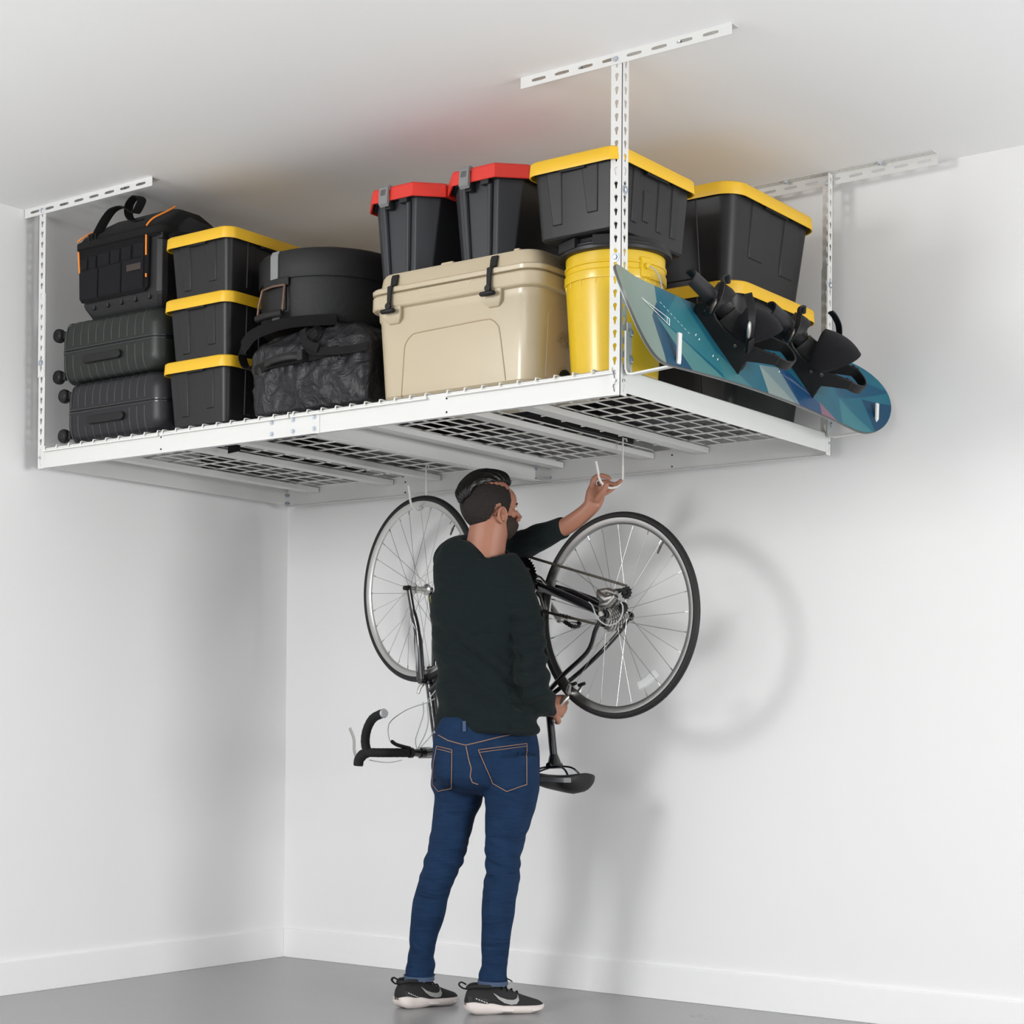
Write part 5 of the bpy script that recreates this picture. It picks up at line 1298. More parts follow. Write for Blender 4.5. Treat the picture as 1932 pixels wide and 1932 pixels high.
def fused(name, parts, m, parent, vox=0.008, smooth=6, fac=0.5, label=None, post=None):
    """union of closed lofts into one continuous skin by voxel remesh"""
    mb = MB()
    for q in parts: mb.add(q.v, q.f)
    me = bpy.data.meshes.new(name + '_src'); me.from_pydata(mb.v, [], mb.f); 
    o = bpy.data.objects.new(name + '_src', me); COL.objects.link(o)
    r = o.modifiers.new('r', 'REMESH'); r.mode = 'VOXEL'; r.voxel_size = vox
    s_ = o.modifiers.new('s', 'SMOOTH'); s_.factor = fac; s_.iterations = smooth
    dg = bpy.context.evaluated_depsgraph_get(); me2 = bpy.data.meshes.new_from_object(o.evaluated_get(dg))
    bpy.data.objects.remove(o); me2.name = name
    me2.transform(Matrix.Translation(-MO)); me2.materials.clear(); me2.materials.append(m)
    me2.polygons.foreach_set('use_smooth', [True] * len(me2.polygons))
    if post: post(me2)
    o2 = bpy.data.objects.new(name, me2); COL.objects.link(o2)
    if parent: o2.parent = parent
    if label: o2['label'] = label
    return o2
def mo(name, mb, m, par, **k):
    mb.xf(Matrix.Translation(-MO)); return obj(name, mb, m, par, **k)

# ---- jeans (hip + two legs)
hipS = densify([(917, 1352, 5.905, 80, 0.085, -13), (917, 1372, 5.905, 92, 0.104, -13), (917, 1395, 5.905, 99, 0.118, -14), (917, 1430, 5.90, 102, 0.128, -14), (916, 1460, 5.895, 101, 0.130, -14), (915, 1482, 5.895, 86, 0.105, -14), (914, 1500, 5.895, 50, 0.06, -10)], 4)
legL = densify([(868, 1425, 5.955, 48, 0.100), (866, 1475, 5.955, 52, 0.108), (865, 1503, 5.955, 47, 0.104), (857, 1535, 5.955, 39.5, 0.095), (849, 1575, 5.95, 38, 0.086), (838, 1620, 5.945, 34.5, 0.074), (826, 1650, 5.945, 33, 0.068), (815, 1688, 5.955, 31.5, 0.066), (806, 1730, 5.97, 31, 0.065), (797, 1777, 5.985, 25.5, 0.056), (795, 1805, 5.99, 25, 0.053), (792, 1832, 5.995, 28, 0.054), (790.5, 1846, 5.995, 28, 0.055)], 4)
legR = densify([(968, 1425, 5.86, 48, 0.100), (968, 1475, 5.86, 50, 0.110), (964, 1505, 5.86, 50, 0.104), (959.5, 1540, 5.86, 44, 0.095), (952, 1590, 5.86, 37, 0.082), (948, 1640, 5.86, 33, 0.072), (944, 1675, 5.86, 33, 0.069), (940, 1715, 5.865, 31.5, 0.068), (937, 1755, 5.87, 28.5, 0.062), (934.5, 1795, 5.875, 26.5, 0.056), (932.5, 1825, 5.875, 25.5, 0.054), (930.5, 1846, 5.875, 27.5, 0.055), (930, 1856, 5.875, 27.5, 0.055)], 4)
def L_(sec, **k): return MB().loft(limb_rings(sec, **k))
def folds_jeans(me):
    NR = [v.normal.copy() for v in me.vertices]
    for v in me.vertices:
        w = v.co + MO; z = w.z
        q = w * 9.0
        knee = math.exp(-((z - 0.50) / 0.10) ** 2) + 0.55 * math.exp(-((z - 0.13) / 0.10) ** 2) + 0.5 * math.exp(-((z - 0.74) / 0.07) ** 2)
        d = noise.noise(Vector((q.x * 0.7, q.y * 0.7, z * 34 + q.x * 2.0)))
        e = noise.noise(Vector((q.x * 1.3, q.y * 1.3, z * 12 + 7)))
        v.co += NR[v.index] * (0.0085 * knee * d + 0.0035 * e)
jeans = fused('jeans', [L_(hipS), L_(legL), L_(legR)], M['jeans'], man, 0.0060, 7, 0.5, post=folds_jeans)

# ---- shirt (torso + sleeves)
torso = densify([(917, 1383, 5.905, 99, 0.130, -13), (917, 1360, 5.905, 98, 0.128, -13), (915, 1320, 5.905, 92, 0.120, -12), (908, 1270, 5.90, 85, 0.120, -10), (900, 1220, 5.90, 84, 0.122, -8), (902, 1170, 5.90, 91, 0.128, -6), (911, 1128, 5.90, 100, 0.128, -5), (902, 1092, 5.90, 90, 0.118, -3), (893, 1068, 5.905, 76, 0.100, 0), (902, 1056, 5.91, 54, 0.082, 0), (908, 1049, 5.915, 38, 0.066, 0)], 4)
shoL = densify([(902, 1064, 5.985, 36, 0.055), (876, 1053, 5.970, 35, 0.070), (850, 1058, 5.978, 32, 0.062)], 3)
armL = densify([(868, 1066, 5.95, 36, 0.070), (852, 1058, 5.985, 36, 0.066), (868, 1046, 6.05, 36, 0.062), (915, 1044, 6.12, 36, 0.060), (962, 1038, 6.13, 33, 0.058), (992, 1026, 6.09, 27.5, 0.054), (1020, 1013, 6.04, 25, 0.048), (1045, 1002, 5.995, 22.5, 0.044), (1064, 995.5, 5.965, 20.5, 0.041)], 4)
armR = densify([(948, 1112, 5.87, 40, 0.080), (970, 1128, 5.855, 40, 0.075), (985, 1152, 5.845, 36, 0.066), (995, 1185, 5.825, 32, 0.058), (999, 1235, 5.805, 31.5, 0.055), (1004, 1275, 5.795, 31.5, 0.055), (1010, 1303, 5.81, 30, 0.054), (1020, 1322, 5.85, 27, 0.050), (1030, 1334, 5.90, 22, 0.044)], 4)
def folds_shirt(me):
    NR = [v.normal.copy() for v in me.vertices]
    for v in me.vertices:
        w = v.co + MO; r = (w - CAM); d = r.dot(FW); px = CX + FPX * r.dot(RT) / d; py = CY - FPX * r.dot(UP) / d
        amp = 0; 
        # diagonal drag lines from the left side to the right hip
        s = (py - 1200) - 0.75 * (px - 900)
        m = max(0.0, min(1.0, (py - 1130) / 120)) * max(0.0, min(1, (1372 - py) / 40)) * (1 if px < 985 else 0)
        d1 = math.sin(s / 11.0 + 1.3 * noise.noise(Vector((px / 60, py / 60, 0)))) * m * 0.0058
        d1 -= 0.0120 * m * math.exp(-((s - 40) / 7.0) ** 2) + 0.0100 * m * math.exp(-((s - 75) / 8.0) ** 2) + 0.0080 * m * math.exp(-((s - 5) / 6.0) ** 2)
        # sleeve wrinkles
        if px > 962 and py > 1150 and d < 5.92:
            d1 += 0.0060 * math.sin(py / 5.2 + 1.2 * math.sin(px / 16) + 2.0 * noise.noise(Vector((px / 40, py / 40, 3))))
        if px > 985 and py < 1060: d1 += 0.0016 * math.sin((px + py * 0.5) / 7 + noise.noise(Vector((px / 20, py / 20, 3))))
        d1 += 0.0025 * noise.noise(w * 16)
        v.co += NR[v.index] * d1
shirt = fused('long_sleeved_top', [L_(torso, n=36), L_(shoL), L_(armL), L_(armR)], M['shirt'], man, 0.0062, 5, 0.5, post=folds_shirt)
# neckband and seams
def on_back(px, py, d0=5.78):
    return mp(px, py, d0)
mb = MB()
nb = [(884, 1020, 5.905), (881, 1032, 5.870), (889, 1045, 5.846), (906, 1054, 5.832), (930, 1060, 5.830), (951, 1061, 5.848), (960, 1053, 5.90), (952, 1040, 5.965), (925, 1026, 5.99), (900, 1016, 5.975), (888, 1014, 5.945)]
mb.tube(catm([mp(*q) for q in nb], 5, True), 0.0095, 10, closed=True)
mo('neckband', mb, M['shirt'], shirt)

# ---- body: head, neck, forearms, hands, legs down to the feet
HC = (926, 952, 5.905)
hx = (RTh * 0.84 + FWh * 0.54).normalized(); hy = ZZ.cross(hx)                # face direction; hy to his left
tiltv = (ZZ * 0.985 + hx * 0.06 - hy * 0.0).normalized()
hz = (tiltv - hx * tiltv.dot(hx)).normalized()
H0 = mp(924.5, 956, 5.905)
def hp(x, y, z): return H0 + hx * x + hy * y + hz * z
def ell(c, rx, ry, rz, n=24, m=16, e=2.0):
    mb = MB(); rings = []
    for j in range(1, m):
        t = PI * j / m; zz = -math.cos(t); rr_ = math.sin(t); ring = []
        for k in range(n):
            a = 2 * PI * k / n; ring.append(hp(c[0] + rx * rr_ * math.cos(a), c[1] + ry * rr_ * math.sin(a), c[2] + rz * zz))
        rings.append(ring)
    mb.loft(rings); return mb
def chain(pts, rs, n=12, **k):
    P = catm([hp(*p) for p in pts], 4); R_ = []
    for i in range(len(rs) - 1):
        for q in range(4): R_.append(rs[i] + (rs[i + 1] - rs[i]) * q / 4)
    R_.append(rs[-1]); return MB().tube(P, R_, n, **k)
parts = [ell((-0.012, 0, 0.022), 0.093, 0.073, 0.086), ell((0.020, 0, -0.020), 0.066, 0.062, 0.088), ell((0.036, 0, -0.062), 0.044, 0.050, 0.052), ell((0.064, 0, -0.084), 0.026, 0.026, 0.022),
         ell((0.055, 0, 0.018), 0.041, 0.052, 0.052), ell((0.074, 0, 0.002), 0.023, 0.042, 0.013),
         chain([(0.090, 0, 0.004), (0.104, 0, -0.014), (0.119, 0, -0.032)], [0.008, 0.009, 0.012]), ell((0.106, 0.010, -0.037), 0.010, 0.008, 0.008), ell((0.106, -0.010, -0.037), 0.010, 0.008, 0.008),
         chain([(0.082, -0.022, -0.056), (0.096, -0.008, -0.053), (0.096, 0.008, -0.053), (0.082, 0.022, -0.056)], [0.006, 0.008, 0.008, 0.006]), chain([(0.080, -0.020, -0.064), (0.093, 0, -0.065), (0.080, 0.020, -0.064)], [0.006, 0.008, 0.006]),
         ell((0.062, 0.036, -0.022), 0.020, 0.018, 0.018), ell((0.062, -0.036, -0.022), 0.020, 0.018, 0.018)]
neck = densify([(912, 1070, 5.905, 44, 0.072), (914, 1048, 5.90, 39, 0.068), (918, 1022, 5.90, 37, 0.064), (922, 1000, 5.90, 37, 0.064), (926, 975, 5.90, 36, 0.060)], 3)
parts.append(L_(neck))
# inner torso, arms and legs, kept under the clothes
shr = lambda sec, k, t=0.012: [[s[0], s[1], s[2], s[3] * k, max(0.02, s[4] - t)] + list(s[5:]) for s in sec]
parts += [L_(shr(torso, 0.80, 0.025)), L_(shr(hipS, 0.70, 0.035)), L_(shr(legL, 0.74, 0.02)), L_(shr(legR, 0.74, 0.02)), L_(shr(armL, 0.72, 0.014)), L_(shr(armR, 0.66, 0.022))]
foreL = densify([(1050, 1000.5, 5.99, 17, 0.030), (1066, 994, 5.965, 16.8, 0.029), (1082, 984, 5.94, 16.5, 0.028), (1100, 970, 5.915, 15.5, 0.025), (1113, 958, 5.90, 15.5, 0.0225), (1120, 948, 5.893, 17, 0.021)], 4)
foreR = densify([(1018, 1320, 5.85, 19, 0.036), (1030, 1333, 5.90, 16.5, 0.030), (1039, 1338, 5.935, 14.5, 0.026), (1046, 1337, 5.965, 15, 0.023)], 4)
parts += [L_(foreL), L_(foreR)]
parts += [L_(densify([(790, 1825, 5.995, 19, 0.036), (789, 1850, 5.995, 17, 0.034), (792, 1872, 5.995, 19, 0.036)], 3)), L_(densify([(930, 1835, 5.875, 19, 0.036), (929, 1860, 5.875, 17, 0.034), (932, 1885, 5.87, 19, 0.036)], 3))]
def finger(pts, r0, r1, n=10):
    P = catm([mp(*q) for q in pts], 4); K = len(P)
    return MB().tube(P, [r0 + (r1 - r0) * i / (K - 1) for i in range(K)], n)
# raised left hand: palm, thumb in front, four fingers curling round the hook
palm = densify([(1117, 953, 5.895, 16, 0.019), (1122, 940, 5.893, 18.5, 0.019), (1123, 928, 5.893, 17, 0.017), (1124, 917, 5.895, 13, 0.014)], 3)
parts.append(L_(palm))
parts += [finger([(1125, 944, 5.872), (1135, 932, 5.852), (1141, 921, 5.842), (1146, 911, 5.840)], 0.0135, 0.0090),
          finger([(1118, 918, 5.890), (1120, 906, 5.888), (1127, 899, 5.884), (1137, 897.5, 5.878), (1146, 900.5, 5.874), (1152, 905.5, 5.870)], 0.0110, 0.0070),
          finger([(1128, 914, 5.905), (1140, 909, 5.912), (1152, 912.5, 5.908), (1162, 913.5, 5.900), (1170, 908.5, 5.893), (1173, 904.5, 5.890)], 0.0095, 0.0066),
          finger([(1134, 925, 5.908), (1146, 919, 5.922), (1156, 919.5, 5.922), (1163, 916.5, 5.915), (1167, 911, 5.910)], 0.0090, 0.0062),
          finger([(1136, 934, 5.905), (1146, 929, 5.920), (1154, 924.5, 5.925), (1159, 919.5, 5.922)], 0.0085, 0.0060)]
# right hand round the seat tube
palmR = densify([(1044, 1337, 5.96, 17, 0.022), (1051, 1333, 5.975, 20, 0.022), (1058, 1329, 5.99, 19, 0.020), (1064, 1327, 6.00, 15, 0.016)], 3)
parts.append(L_(palmR))
for (a, b_, c) in (((1063, 1317, 5.99), (1064, 1315, 6.035), (1048, 1315, 6.060)), ((1066, 1326, 5.995), (1067, 1325, 6.035), (1050, 1326, 6.062)), ((1064, 1337, 5.995), (1064, 1338, 6.035), (1048, 1338, 6.060)), ((1058, 1348, 5.985), (1058, 1350, 6.025), (1045, 1349, 6.050))):
    parts.append(finger([(1052, a[1] + 3, 5.975), a, b_, c, (1036, c[1], c[2] - 0.012)], 0.0105, 0.0075))
parts.append(finger([(1046, 1344, 5.955), (1050, 1355, 5.962), (1054, 1361, 5.985), (1050, 1363, 6.01)], 0.0115, 0.0085))
body = fused('body', parts, M['skin'], man, 0.0031, 4, 0.5)
# ears
for s_, nm in ((-1, 'near'), (1, 'far')):
    mb = MB(); c = (0.004, s_ * 0.068, -0.036)
    arc = [hp(c[0] + 0.017 * math.cos(a) - 0.004, c[1] + s_ * 0.009 * (1 + 0.5 * (math.cos(a) < 0)), c[2] + 0.026 * math.sin(a)) for a in [2 * PI * k / 16 for k in range(16)]]
    mb.tube(arc, 0.0048, 8, closed=True)
    mb.add(MB().tube([hp(c[0] - 0.002, c[1] + s_ * 0.002, c[2] + 0.022), hp(c[0] - 0.003, c[1] + s_ * 0.006, c[2]), hp(c[0] + 0.001, c[1] + s_ * 0.004, c[2] - 0.024)], [0.008, 0.013, 0.008], 12, sx=1.0, sy=0.55).v, [])
    q = MB().tube([hp(c[0] - 0.002, c[1] - s_ * 0.001, c[2] + 0.022), hp(c[0] - 0.003, c[1] + s_ * 0.002, c[2]), hp(c[0] + 0.001, c[1] - s_ * 0.001, c[2] - 0.023)], [0.007, 0.012, 0.007], 12)
    mb = fused('ear', [MB().tube(arc, 0.0048, 8, closed=True), q], M['skin'], body, 0.0022, 3)
# eyes and brows
for s_ in (-1, 1):
    q = ell((0.077, s_ * 0.031, -0.004), 0.011, 0.011, 0.010, 16, 10); mo('eye', q, mat('eye_white', (0.6, 0.58, 0.55), 0.3), body)
    q = MB().tube(catm([hp(0.074, s_ * 0.050, 0.008), hp(0.086, s_ * 0.034, 0.013), hp(0.092, s_ * 0.014, 0.009)], 4), [0.0022] * 4 + [0.0034] * 4 + [0.003], 8); mo('eyebrow', q, M['beard'], body)
# short faded hair on the back and sides: shell over the skull
def shell(name, rx, ry, rz, c, keep, m, par, thick=1.0, nz=40, na=72, bumpf=None, flow=None):
    mb = MB(); vs = []; idx = {}
    for j in range(nz + 1):
        t = PI * j / nz
        for k in range(na):
            a = 2 * PI * k / na - PI
            d = Vector((math.sin(t) * math.cos(a), math.sin(t) * math.sin(a), math.cos(t)))
            e = bumpf(d, a, t) if bumpf else 0.0
            idx[(j, k)] = len(vs); vs.append(hp(c[0] + (rx + e) * d.x, c[1] + (ry + e) * d.y, c[2] + (rz + e) * d.z))
    fs = []
    for j in range(nz):
        for k in range(na):
            t = PI * (j + 0.5) / nz; a = 2 * PI * (k + 0.5) / na - PI
            d = Vector((math.sin(t) * math.cos(a), math.sin(t) * math.sin(a), math.cos(t)))
            if keep(d, a, t): k2 = (k + 1) % na; fs.append((idx[(j, k)], idx[(j + 1, k)], idx[(j + 1, k2)], idx[(j, k2)]))
    mb.add(vs, fs); mb.xf(Matrix.Translation(-MO))
    me = bpy.data.meshes.new(name); me.from_pydata(mb.v, [], mb.f)
    import bmesh
    bm = bmesh.new(); bm.from_mesh(me); loose = [v for v in bm.verts if not v.link_faces]; bmesh.ops.delete(bm, geom=loose, context='VERTS')
    bmesh.ops.remove_doubles(bm, verts=bm.verts, dist=0.0002); bm.to_mesh(me); bm.free()
    me.materials.append(m); me.polygons.foreach_set('use_smooth', [True] * len(me.polygons))
    fl = me.attributes.new('flow', 'FLOAT_VECTOR', 'POINT')
    Hl = H0 - MO
    for i, v in enumerate(me.vertices):
        q = v.co - Hl; X, Y, Z = q.dot(hx), q.dot(hy), q.dot(hz)
        fl.data[i].vector = (X + Z * 0.3, 0.0, math.atan2(Y + 0.0, Z + 0.03) * 0.10 + 0.25 * X * 0.3)
    o = bpy.data.objects.new(name, me); COL.objects.link(o); o.parent = par
    so = o.modifiers.new('s', 'SOLIDIFY'); so.thickness = 0.006 * thick; so.offset = -1
    return o
def spl(T, a):
    a = math.degrees(a)
    for i in range(len(T) - 1):
        if T[i][0] <= a <= T[i + 1][0]:
            f = (a - T[i][0]) / (T[i + 1][0] - T[i][0]); f = f * f * (3 - 2 * f); return T[i][1] + (T[i + 1][1] - T[i][1]) * f
    return T[-1][1]
# hair line heights by azimuth (0 = face, -90 = his right side, which the picture shows)
PART = [(-180, -0.12), (-160, 0.06), (-140, 0.46), (-120, 0.58), (-95, 0.64), (-70, 0.66), (-45, 0.66), (-30, 0.62), (0, 0.60), (40, 0.62), (60, 0.60), (110, 0.35), (150, 0.05), (180, -0.12)]
LOWH = [(-180, -0.90), (-150, -0.88), (-125, -0.76), (-110, -0.62), (-102, -0.44), (-96, -0.12), (-84, -0.02), (-76, -0.42), (-62, -0.46), (-54, -0.02), (-48, 0.50), (-40, 0.66), (40, 0.66), (48, 0.5), (56, 0.05), (62, -0.36), (72, -0.30), (80, -0.05), (92, -0.16), (110, -0.56), (150, -0.88), (180, -0.90)]
def fade_keep(d, a, t): return d.z > spl(LOWH, a) and d.z < spl(PART, a) + 0.24
shell('short_hair', 0.0960, 0.0765, 0.0960, (-0.013, 0, 0.010), fade_keep, M['fade'], body, nz=90, na=160)
def top_bump(d, a, t):
    g = max(0.0, d.z - spl(PART, a)); fr = max(0.0, d.x)
    e = 0.003 + 0.016 * min(1, g / 0.25) ** 0.6 + 0.012 * fr * min(1, g / 0.2)
    s_ = math.atan2(d.y + 0.5, d.z + 0.25) + 0.5 * d.x
    e += 0.0016 * math.sin(34 * s_) + 0.0012 * math.sin(71 * s_ + 4 * d.x)
    return e
def top_keep(d, a, t): return d.z > spl(PART, a) + 0.015
shell('swept_hair', 0.0975, 0.0775, 0.0945, (-0.010, 0, 0.012), top_keep, M['hair'], body, bumpf=top_bump, thick=1.6, nz=110, na=220)
# beard along the jaw
def beard_keep(d, a, t):
    return d.z > -0.97 and d.x > -0.34 + 0.25 * d.z and d.z < 0.30 - 0.62 * max(0, d.x - 0.15) and not (d.x > 0.86 and d.z > -0.08)
shell('beard', 0.069, 0.0635, 0.061, (0.036, 0, -0.052), beard_keep, M['beard'], body, nz=60, na=120)

# ---- jeans details
from mathutils.bvhtree import BVHTree
BV = {}
def surf(o, px, py):
    """first hit of the picture ray with the mesh of o, in world space"""
    r = (FW + RT * ((px - CX) / FPX) - UP * ((py - CY) / FPX)).normalized()
    if o.name not in BV: BV[o.name] = BVHTree.FromPolygons([v.co.copy() for v in o.data.vertices], [tuple(q.vertices) for q in o.data.polygons])
    loc, nor, fi, ds = BV[o.name].ray_cast(CAM - MO, r)
    return (loc + MO, nor if nor.dot(r) < 0 else -nor) if loc else None
bpy.context.view_layer.update()
def stitch(name, pts, o, r=0.0016, off=0.0006, step=5.0, m=None, dash=True, w=None):
    P = []
    for i in range(len(pts) - 1):
        (x0, y0), (x1, y1) = pts[i], pts[i + 1]; n = max(1, int(math.hypot(x1 - x0, y1 - y0) / 2.0))
        for k in range(n): P.append((x0 + (x1 - x0) * k / n, y0 + (y1 - y0) * k / n))
    P.append(pts[-1]); W_ = []
    for x, y in P:
        h = surf(o, x, y)
        if h: W_.append(h[0] + h[1] * off)
    if len(W_) < 2: return
    mb = MB()
    mb.tube(W_, r, 6, sx=1.0, sy=1.0)
    mo(name, mb, m or M['stitch'], o)
stitch('yoke_seam', [(827, 1387), (845, 1397), (866, 1403), (878, 1406)], jeans); stitch('yoke_seam', [(878, 1406), (900, 1401), (940, 1391), (985, 1381), (1009, 1376)], jeans)
stitch('centre_seam', [(879, 1408), (884, 1432), (889, 1450), (887, 1465), (891, 1476), (902, 1480)], jeans)
def pocket(pl, name):
    mb = MB(); vs = []
    C0 = Vector((sum(p[0] for p in pl) / len(pl), sum(p[1] for p in pl) / len(pl)))
    N = 10; grid = []
    # fan grid laid on the denim surface
    for s_ in range(N + 1):
        f = s_ / N; row = []
        for i in range(len(pl)):
            (x0, y0), (x1, y1) = pl[i], pl[(i + 1) % len(pl)]
            for q in range(6):
                x = x0 + (x1 - x0) * q / 6; y = y0 + (y1 - y0) * q / 6
                x = C0.x + (x - C0.x) * max(f, 0.02); y = C0.y + (y - C0.y) * max(f, 0.02)
                h = surf(jeans, x, y)
                row.append((h[0] + h[1] * (0.0022 if s_ < N else -0.001)) if h else None)
        grid.append(row)
    if any(p is None for r in grid for p in r): 
        last = None
        for r in grid:
            for i in range(len(r)):
                if r[i] is None: r[i] = last if last is not None else mp(C0.x, C0.y, 5.78)
                last = r[i]
    mb.loft(grid, cap0=True, cap1=False); o = mo(name, mb, M['jeans'], jeans, angle=70)
    return o
PLL = [(825, 1408), (853, 1415), (852, 1486), (828, 1493), (817, 1480), (819, 1440)]
PLR = [(902, 1415), (993, 1403), (993, 1480), (956, 1493), (930, 1478), (918, 1452)]
for pl in (PLL, PLR):
    pocket(pl, 'back_pocket')
    stitch('pocket_stitching', pl + [pl[0]], jeans, 0.0013, 0.0030)
    stitch('pocket_stitching', [(pl[0][0] + 1, pl[0][1] + 5), (pl[1][0] - 1, pl[1][1] + 5)], jeans, 0.0011, 0.0030)
for (x, y0, y1) in ((876, 1362, 1381), (999, 1359, 1378)):
    mb = MB(); pts = [surf(jeans, x, y0 + (y1 - y0) * k / 5) for k in range(6)]
    pts = [p[0] + p[1] * 0.004 for p in pts if p]
    if len(pts) > 1: mb.ribbon(pts, 0.011, 0.003, tuple(RTh)); mo('belt_loop', mb, M['cuff'], jeans)
for sec, py in ((legL, 1843), (legR, 1852)):
    s_ = sec[-1]; a = [s_[0], py - 3, s_[2], s_[3] + 1.2, s_[4] + 0.002]; b_ = [s_[0] - 0.3, py + 5, s_[2], s_[3] + 1.6, s_[4] + 0.003]
    R1 = limb_rings([a, b_]); R0 = limb_rings([[a[0], a[1], a[2], a[3] - 3, a[4] - 0.006], [b_[0], b_[1], b_[2], b_[3] - 3, b_[4] - 0.006]])
    mb = MB(); mb.loft([R0[1], R0[0], R1[0], R1[1]], cap0=False, cap1=False, closed=True); mo('rolled_hem', mb, M['cuff'], jeans, bevel=0.001)

# ---- running shoes
def shoe(heel, toe):
    """heel, toe: world points on the floor"""
    heel = Vector(heel); toe = Vector(toe); d = (toe - heel); L = d.length; d.normalize(); s_ = ZZ.cross(d)
    def SP(x, y, z): return heel + d * (x * L) + s_ * y + ZZ * z - MO
    hwf = lambda x: 0.030 + 0.018 * math.sin(min(1, max(0, (x - 0.05) / 0.75)) * PI * 0.72) if x < 0.9 else 0.030 + 0.018 * math.sin(PI * 0.72)
    W = [(0.0, 0.014), (0.02, 0.024), (0.06, 0.031), (0.15, 0.034), (0.30, 0.033), (0.45, 0.036), (0.60, 0.043), (0.74, 0.046), (0.86, 0.041), (0.94, 0.030), (0.985, 0.016), (1.0, 0.006)]
    def interp(T, x):
        for i in range(len(T) - 1):
            if T[i][0] <= x <= T[i + 1][0]:
                f = (x - T[i][0]) / (T[i + 1][0] - T[i][0]); return [T[i][q] + (T[i + 1][q] - T[i][q]) * f for q in range(1, len(T[i]))]
        return list(T[-1][1:])
    soleT = [(0.0, 0.020, 0.036), (0.03, 0.010, 0.040), (0.10, 0.002, 0.041), (0.22, 0.0, 0.036), (0.32, 0.0, 0.034), (0.45, 0.003, 0.026), (0.60, 0.001, 0.025), (0.80, 0.0, 0.024), (0.93, 0.006, 0.023), (1.0, 0.014, 0.024)]
    upT = [(0.0, 0.055, 0.3), (0.03, 0.080, 0.5), (0.10, 0.092, 0.8), (0.25, 0.090, 0.8), (0.36, 0.096, 0.8), (0.45, 0.090, 0.75), (0.58, 0.074, 0.7), (0.72, 0.058, 0.7), (0.85, 0.046, 0.7), (0.94, 0.038, 0.6), (1.0, 0.026, 0.4)]
    xs = [k / 40 for k in range(41)]; mb = MB(); rings = []
    for x in xs:
        w = interp(W, x)[0] + 0.004; z0, z1 = interp(soleT, x); bl = 0.0035 * math.sin(x * 16)
        rings.append([SP(x, yy, zz) for yy, zz in ((-w * 0.86, z0), (-w - 0.002 - max(0, bl), z0 + (z1 - z0) * 0.35), (-w, z1 * 0.9 + z0 * 0.1), (-w * 0.90, z1 + 0.002), (w * 0.90, z1 + 0.002), (w, z1 * 0.9 + z0 * 0.1), (w + 0.002 + max(0, bl), z0 + (z1 - z0) * 0.35), (w * 0.86, z0))])
    mb.loft(rings); sole_mb = mb
    mb = MB(); rings = []
    for x in xs[:-1] + [0.995]:
        w = interp(W, x)[0]; z1 = interp(soleT, x)[1] - 0.006; zt, kk = interp(upT, x); row = []
        for k in range(15):
            a = PI * k / 14; c, sn = math.cos(a), math.sin(a)
            row.append(SP(x, w * math.copysign(abs(c) ** 0.75, c) * (1 - 0.22 * sn), z1 + (zt - z1) * sn ** 0.8))
        rings.append(row)
    mb.loft(rings); up_ = obj('shoe', mb, M['shoe'], man, angle=70)
    obj('sole', sole_mb, M['sole'], up_, angle=60)
    # collar, pull tab, laces
    mb = MB(); mb.tube(catm([SP(0.03, 0, 0.086), SP(0.12, 0.026, 0.094), SP(0.28, 0.028, 0.092), SP(0.40, 0.014, 0.100), SP(0.40, -0.014, 0.100), SP(0.28, -0.028, 0.092), SP(0.12, -0.026, 0.094)], 4, True), 0.006, 8, closed=True); obj('collar', mb, M['shoe'], up_)
    mb = MB(); mb.tube(catm([SP(0.04, 0, 0.082), SP(-0.03, 0, 0.086), SP(-0.08, 0, 0.098), SP(-0.05, 0, 0.106), SP(0.01, 0, 0.098)], 4), 0.0028, 6, sx=1, sy=2.2); obj('pull_tab', mb, M['webbing'], up_)
    mb = MB()
    for k in range(4):
        x = 0.44 + 0.07 * k; zt = interp(upT, x)[0] + 0.001; mb = MB(); mb.tube(catm([SP(x, 0.022, zt - 0.012), SP(x + 0.01, 0, zt + 0.003), SP(x, -0.022, zt - 0.012)], 4), 0.0026, 6); obj('lace', mb, M['webbing'], up_)
    mb = MB(); mb.tube(catm([SP(0.44, 0, 0.098), SP(0.46, -0.006, 0.112), SP(0.52, -0.012, 0.114), SP(0.58, -0.018, 0.104)], 4), 0.0022, 6); obj('lace', mb, M['webbing'], up_)
    # side emblem (both flanks) and heel clip
    for q in (-1, 1):
        mb = MB()
        cen = [(0.33, 0.070), (0.40, 0.052), (0.48, 0.042), (0.55, 0.038), (0.61, 0.042), (0.64, 0.052), (0.645, 0.062)]
        top_ = [(0.33, 0.0705), (0.41, 0.056), (0.50, 0.048), (0.57, 0.046), (0.61, 0.049), (0.635, 0.056), (0.645, 0.062)]
        bot_ = [(0.33, 0.0695), (0.39, 0.050), (0.46, 0.037), (0.54, 0.031), (0.61, 0.033), (0.645, 0.044), (0.648, 0.060)]
        def flank(x, z, o):
            w = interp(W, x)[0]; z1 = interp(soleT, x)[1] - 0.006; zt = interp(upT, x)[0]; f = max(0.0, min(0.97, (z - z1) / (zt - z1))); sn = f ** 1.25; c = math.sqrt(max(0, 1 - sn * sn))
            return SP(x, q * (w * c ** 0.75 * (1 - 0.22 * sn) + o), z)
        rg = [[flank(a[0], a[1], 0.0022), flank(b_[0], b_[1], 0.0022), flank(b_[0], b_[1], -0.002), flank(a[0], a[1], -0.002)] for a, b_ in zip(top_, bot_)]
        mb.loft(rg); obj('side_emblem', mb, M['swoosh'], up_, smooth=False, label='grey curved tick emblem')
        mb = MB(); rg = []
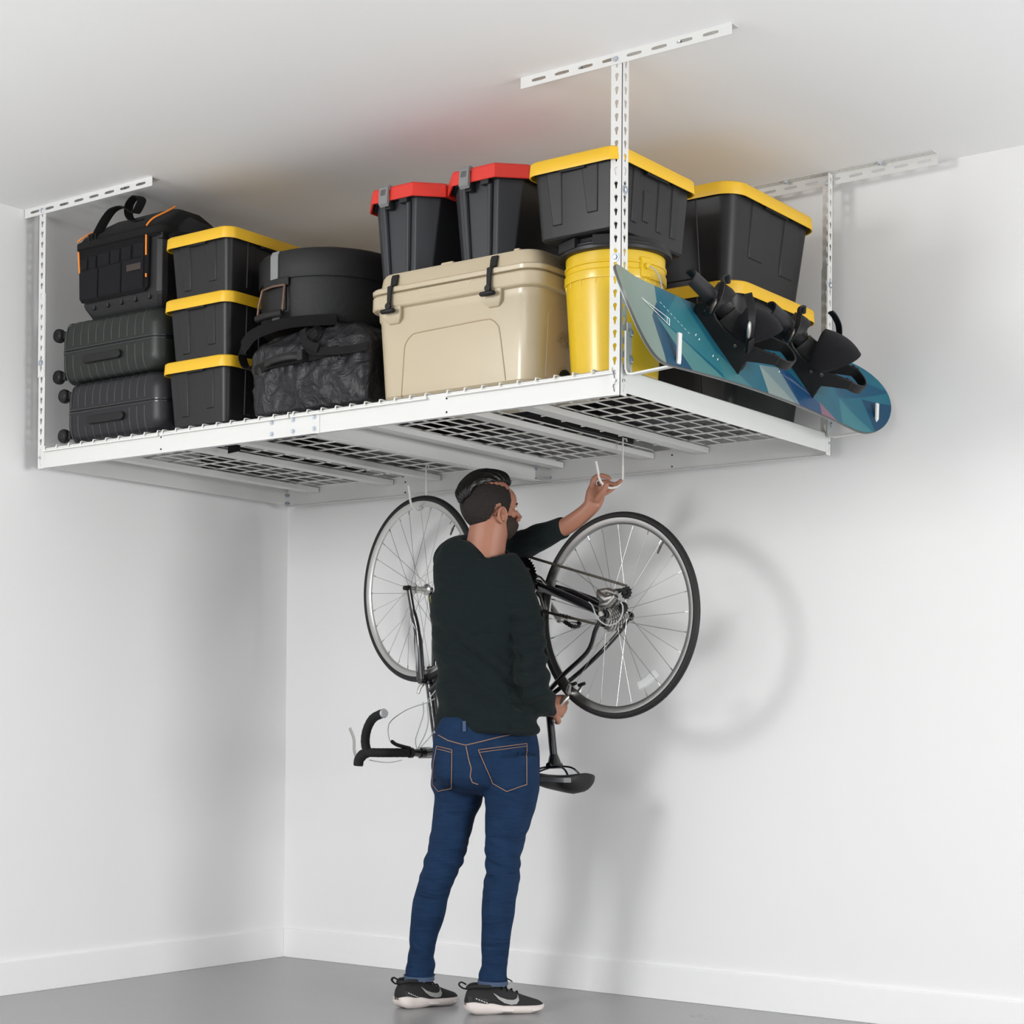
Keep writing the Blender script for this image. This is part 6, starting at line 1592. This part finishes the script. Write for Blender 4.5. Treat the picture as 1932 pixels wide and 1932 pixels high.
        for k in range(9):
            x = 0.02 + 0.24 * k / 8; zt_ = 0.062 - 0.012 * (k / 8) ** 2; rg.append([flank(x, 0.034, 0.002), flank(x, zt_, 0.002), flank(x, zt_, -0.002), flank(x, 0.034, -0.002)])
        mb.loft(rg); obj('heel_clip', mb, M['rubber'], up_)
        mb = MB()
        for k in range(5):
            x = 0.10 + 0.032 * k; z = 0.056 - 0.0035 * k; mb.add([flank(x, z, 0.0038), flank(x + 0.020, z - 0.002, 0.0038), flank(x + 0.020, z - 0.0042, 0.0038), flank(x, z - 0.0022, 0.0038)], [(0, 1, 2, 3)])
        obj('heel_print', mb, M['mark'], up_, smooth=False, label='white heel print')
    return up_
def gl(px, d): 
    p = CAM + FWh * d + RTh * ((px - CX) / FPX * d); p.z = 0.001; return p
shoe(gl(753, 5.935), gl(866, 6.085)); shoe(gl(882, 5.835), gl(1029, 5.915))
# ------------------------------------------------------------------ light
w = bpy.data.worlds.new('world'); SC.world = w; w.use_nodes = True
bg = w.node_tree.nodes['Background']; bg.inputs[0].default_value = (1.0, 1.0, 1.0, 1); bg.inputs[1].default_value = 0.6
def area(name, loc, target, size, power, col=(1, 1, 1), sy=None):
    l = bpy.data.lights.new(name, 'AREA'); l.energy = power; l.size = size; l.color = col
    if sy: l.shape = 'RECTANGLE'; l.size_y = sy
    o = bpy.data.objects.new(name, l); COL.objects.link(o); o.location = loc
    o.rotation_euler = (Vector(target) - Vector(loc)).to_track_quat('-Z', 'Y').to_euler()
    return o
area('key_softbox', (0.75, -5.8, 2.25), (1.6, -0.5, 1.5), 1.0, 98)
area('side_fill', (8.2, -1.9, 1.2), (0.0, -1.2, 1.9), 2.0, 205, sy=1.4)  # unseen fill lamp, added to brighten the left wall
area('front_fill', (2.6, -6.2, 0.9), (1.4, -0.8, 2.3), 2.4, 46, sy=1.4)  # unseen low fill, added to lift the ceiling and the rack's front
cam = bpy.data.cameras.new('camera'); co = bpy.data.objects.new('camera', cam); COL.objects.link(co)
cam.sensor_width = 36; cam.sensor_fit = 'HORIZONTAL'; cam.lens = FPX / 1932 * 36
cam.shift_x = -(CX - 966) / 1932; cam.shift_y = (CY - 966) / 1932
cam.clip_start = 0.05
mw = Matrix((( RT.x, UP.x, -FW.x, CAM.x), (RT.y, UP.y, -FW.y, CAM.y), (RT.z, UP.z, -FW.z, CAM.z), (0, 0, 0, 1)))
co.matrix_world = mw
SC.camera = co
SC.view_settings.view_transform = 'Standard'; SC.view_settings.look = 'None'; SC.view_settings.gamma = 1.0
SC.view_settings.use_curve_mapping = False
SC.view_settings.exposure = -0.09
